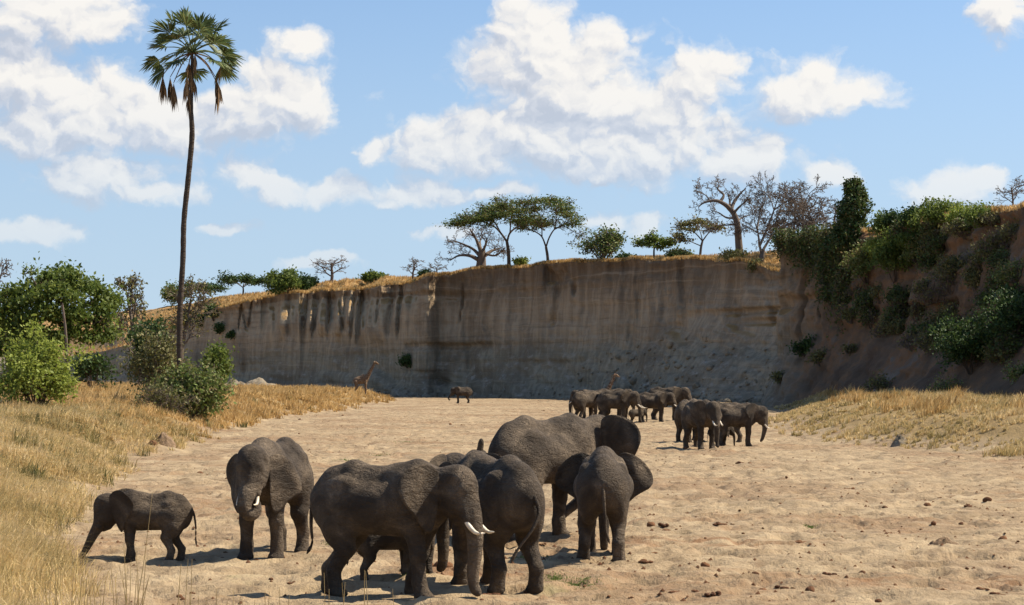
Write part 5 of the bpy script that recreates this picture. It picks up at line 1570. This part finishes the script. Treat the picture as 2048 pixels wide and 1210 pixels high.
DM = [mesh_np('dung', *lump(s_), True) for s_ in range(5)] + [mesh_np('dung', *heap(s_), True) for s_ in range(5)]
for m_ in DM: m_.materials.append(m_dung)
KN = [(1850, 984, .17, 0), (1975, 1005, .19, 1), (1854, 1008, .15, 2), (1940, 1013, .17, 6), (1770, 1019, .12, 3), (1867, 1050, .11, 4), (1922, 1047, .10, 0), (2006, 1082, .15, 1), (1302, 1055, .17, 2), (1324, 1060, .18, 5), (1445, 1055, .17, 6), (1511, 1145, .12, 3),
      (1724, 1145, .12, 4), (1525, 1180, .12, 0), (1620, 1179, .14, 1), (1562, 1176, .14, 7), (1355, 1188, .16, 8), (1425, 1192, .14, 9), (1804, 970, .11, 2), (1484, 931, .20, 6), (1500, 930, .14, 3), (1425, 981, .18, 7), (1820, 1010, .16, 8), (1590, 1148, .14, 5), (1660, 1150, .14, 9), (1440, 1058, .14, 7),
      (1935, 1016, .14, 7), (1335, 1063, .14, 8), (1655, 1052, .16, 6), (970, 1196, .15, 7), (990, 1199, .12, 5), (880, 1135, .18, 0), (895, 1137, .16, 1), (860, 1134, .13, 2), (1560, 1010, .1, 3), (1290, 1130, .14, 5), (1410, 1140, .12, 4), (305, 905, .3, 2), (410, 930, .2, 6), (400, 945, .16, 0),
      (1375, 1040, .12, 8), (1700, 980, .12, 9), (1600, 1090, .14, 5), (1750, 1190, .14, 6), (1880, 1190, .12, 7), (1960, 1180, .13, 8), (1990, 1200, .13, 9), (1490, 1205, .12, 5)]
rng = np.random.default_rng(230)
for i in range(170):
    py = 815 + 390 * rng.random() ** 1.25
    D_ = FPX * CAMZ / (py - HY)
    px = rng.uniform(280, 2040)
    if float(bank_left((px - CX) * D_ / FPX, D_)) > -.5 or float(bank_right((px - CX) * D_ / FPX, D_)) > -.3: continue
    KN.append((px, py, rng.uniform(.04, .085) * (1 + 1.2 * (py < 900)), int(rng.integers(0, 10))))
first = {}
for (px, py, s_, v_) in KN:
    s_ = s_ * .82
    D_ = FPX * CAMZ / (py - HY)
    x_ = (px - CX) * D_ / FPX
    o = bpy.data.objects.new('dung_clod', DM[v_])
    COL.objects.link(o)
    o.location = (x_, D_, float(ground_z(x_, D_, True)) + s_ * (.25 if v_ < 5 else -.05))
    o.scale = (s_, s_, s_ * rng.uniform(.8, 1.05)) if v_ < 5 else (s_ * 1.25, s_ * 1.0, s_ * .75)
    o.rotation_euler = (0, 0, rng.uniform(0, 6.28))
    tag(o, 'brown lump of dried elephant dung lying on the pale river sand', 'dung', 'dung lumps scattered over the sand')
# fine litter: crumbs too many and too small to count
rng = np.random.default_rng(231)
N_ = 5200
yy = 30 * (300 / 30) ** (rng.random(N_) ** .8)
xx = rng.uniform(-.24, .27, N_) * yy
clus = fbm(xx * .25, yy * .25, 0, 101, 3)
ok = (bank_left(xx, yy) < -.2) & (bank_right(xx, yy) < 1.0) & (rng.random(N_) < sm(clus, .42, .58) + .12)
xx, yy = xx[ok], yy[ok]
V0 = np.array([(1, 0, 0), (-.5, .87, 0), (-.5, -.87, 0), (0, 0, .9), (.3, .5, .45)], float)
T0 = np.array([(0, 4, 3), (4, 1, 3), (1, 2, 3), (2, 0, 3), (0, 1, 4)])
s_ = np.maximum(rng.uniform(.02, .07, len(xx)), yy * .00022 * rng.uniform(.5, 1.6, len(xx)))
a_ = rng.uniform(0, 6.28, len(xx))
V = np.empty((len(xx), 5, 3))
V[..., 0] = xx[:, None] + s_[:, None] * (np.cos(a_)[:, None] * V0[:, 0] - np.sin(a_)[:, None] * V0[:, 1])
V[..., 1] = yy[:, None] + s_[:, None] * (np.sin(a_)[:, None] * V0[:, 0] + np.cos(a_)[:, None] * V0[:, 1])
V[..., 2] = ground_z(xx, yy, True)[:, None] - .004 + s_[:, None] * V0[:, 2]
F = (np.arange(len(xx))[:, None, None] * 5 + T0[None]).reshape(-1, 3)
tag(obj('dung_crumbs', mesh_np('dung_crumbs', V.reshape(-1, 3), F), m_dung), 'crumbs of dung and dark soil strewn over the sand', 'dung', kind='stuff')


# rubble fallen at the cliff foot
rng = np.random.default_rng(240)
vs = np.where((Q[:, 1] > 262) & (Q[:, 0] > -40))[0]
parts = []
for k_ in range(900):
    i = int(rng.choice(vs)); w_ = sm(Q[i, 0], 2, 22)
    if rng.random() > .25 + .75 * w_: continue
    j = int(rng.random() ** 2.2 * NF * (.10 + .38 * w_))
    sz = rng.uniform(.10, .30) * (1 + 1.2 * rng.random() ** 6 * 2)
    V_, F_ = lump(int(rng.integers(0, 40)), .75, .5)
    parts.append((V_[:] * sz + np.array([X2[i, j] - DIR[i, 0] * sz * .3, Y2[i, j] - DIR[i, 1] * (sz * .3 + (rng.random() ** 2 * 2.5 if j < 4 else 0)), max(Z2[i, j], -.05) + sz * .1]), F_))
tag(obj('rubble', mesh_np('rubble', *join(parts), False), m_cliff), 'loose rubble lying along the foot of the cliff', 'rubble', kind='stuff')


# ---- earth mound, boulder, fallen earth
def mound(name, label, cat, px, D, size, h, seed, mat, dz=0.0, z=None):
    nu, nv = 40, 16
    T, Rr = np.meshgrid(np.linspace(0, 2 * np.pi, nu, endpoint=False), np.linspace(0, 1, nv), indexing='ij')
    x = np.cos(T) * Rr; y = np.sin(T) * Rr
    zz_ = (1 - Rr ** 1.5) * (.65 + .7 * fbm(x * 2.2 + seed, y * 2.2, 0, seed, 4)) + (fbm(x * 5 + seed, y * 5, 0, seed + 3, 4) - .5) * .9 * (1 - Rr ** 3)
    V = np.stack([x * size * (1 + .3 * (vn(np.cos(T) * 2, np.sin(T) * 2, seed) - .5)), y * size * .8, zz_ * h - .12 * h * Rr ** 4 * 2], -1)
    i = np.arange(nu)[:, None] * nv; j = np.arange(nv - 1)[None]
    i2 = ((np.arange(nu) + 1) % nu)[:, None] * nv
    F = np.stack([i + j, i + j + 1, i2 + j + 1, i2 + j], -1).reshape(-1, 4)
    x_ = (px - CX) * D / FPX
    o = obj(name, mesh_np(name, V.reshape(-1, 3), F, True), mat)
    o.location = (x_, D, (float(ground_z(x_, D)) if z is None else z) + dz)
    return tag(o, label, cat)


m_earth, n = new_mat('earth')
p = n.add('ShaderNodeNewGeometry').outputs['Position']
f = n.noise(p, 2.5, 6, .7)
finish(n, n.ramp(f, [(.3, (.13, .085, .05)), (.55, (.25, .17, .105)), (.75, (.36, .27, .18))]), .95, f, .2, 1, spec=.1)
m_pale, n = new_mat('pale_earth')
p = n.add('ShaderNodeNewGeometry').outputs['Position']
f = n.noise(n.scale(p, (.8, .8, 1.2)), .8, 7, .7)
finish(n, n.ramp(f, [(.3, (.16, .13, .09)), (.55, (.26, .215, .155)), (.75, (.36, .30, .22))]), .95, f, .5, 1, spec=.1)
mound('earth_mound', 'low brown earth mound on the sand beside the left grass bank', 'mound', 325, 102, .85, .62, 3, m_earth, -.1)
mound('earth_mound', 'small hump of trampled dark earth on the open sand at right', 'mound', 1888, 45.5, .42, .20, 5, m_earth, -.05)
mound('boulder', 'pale rounded boulder at the edge of the right grass bank', 'rock', 1800, 106, .5, .5, 7, m_pale, -.05)
mound('fallen_earth', 'pale heap of fallen earth at the cliff foot right of the bushes', 'earth', 520, 362, 8.0, 2.2, 9, m_pale, z=.4)
mound('fallen_earth', 'smaller pale ridge of fallen earth joining the heap by the bushes', 'earth', 475, 358, 6.0, 2.4, 11, m_pale, z=.3)
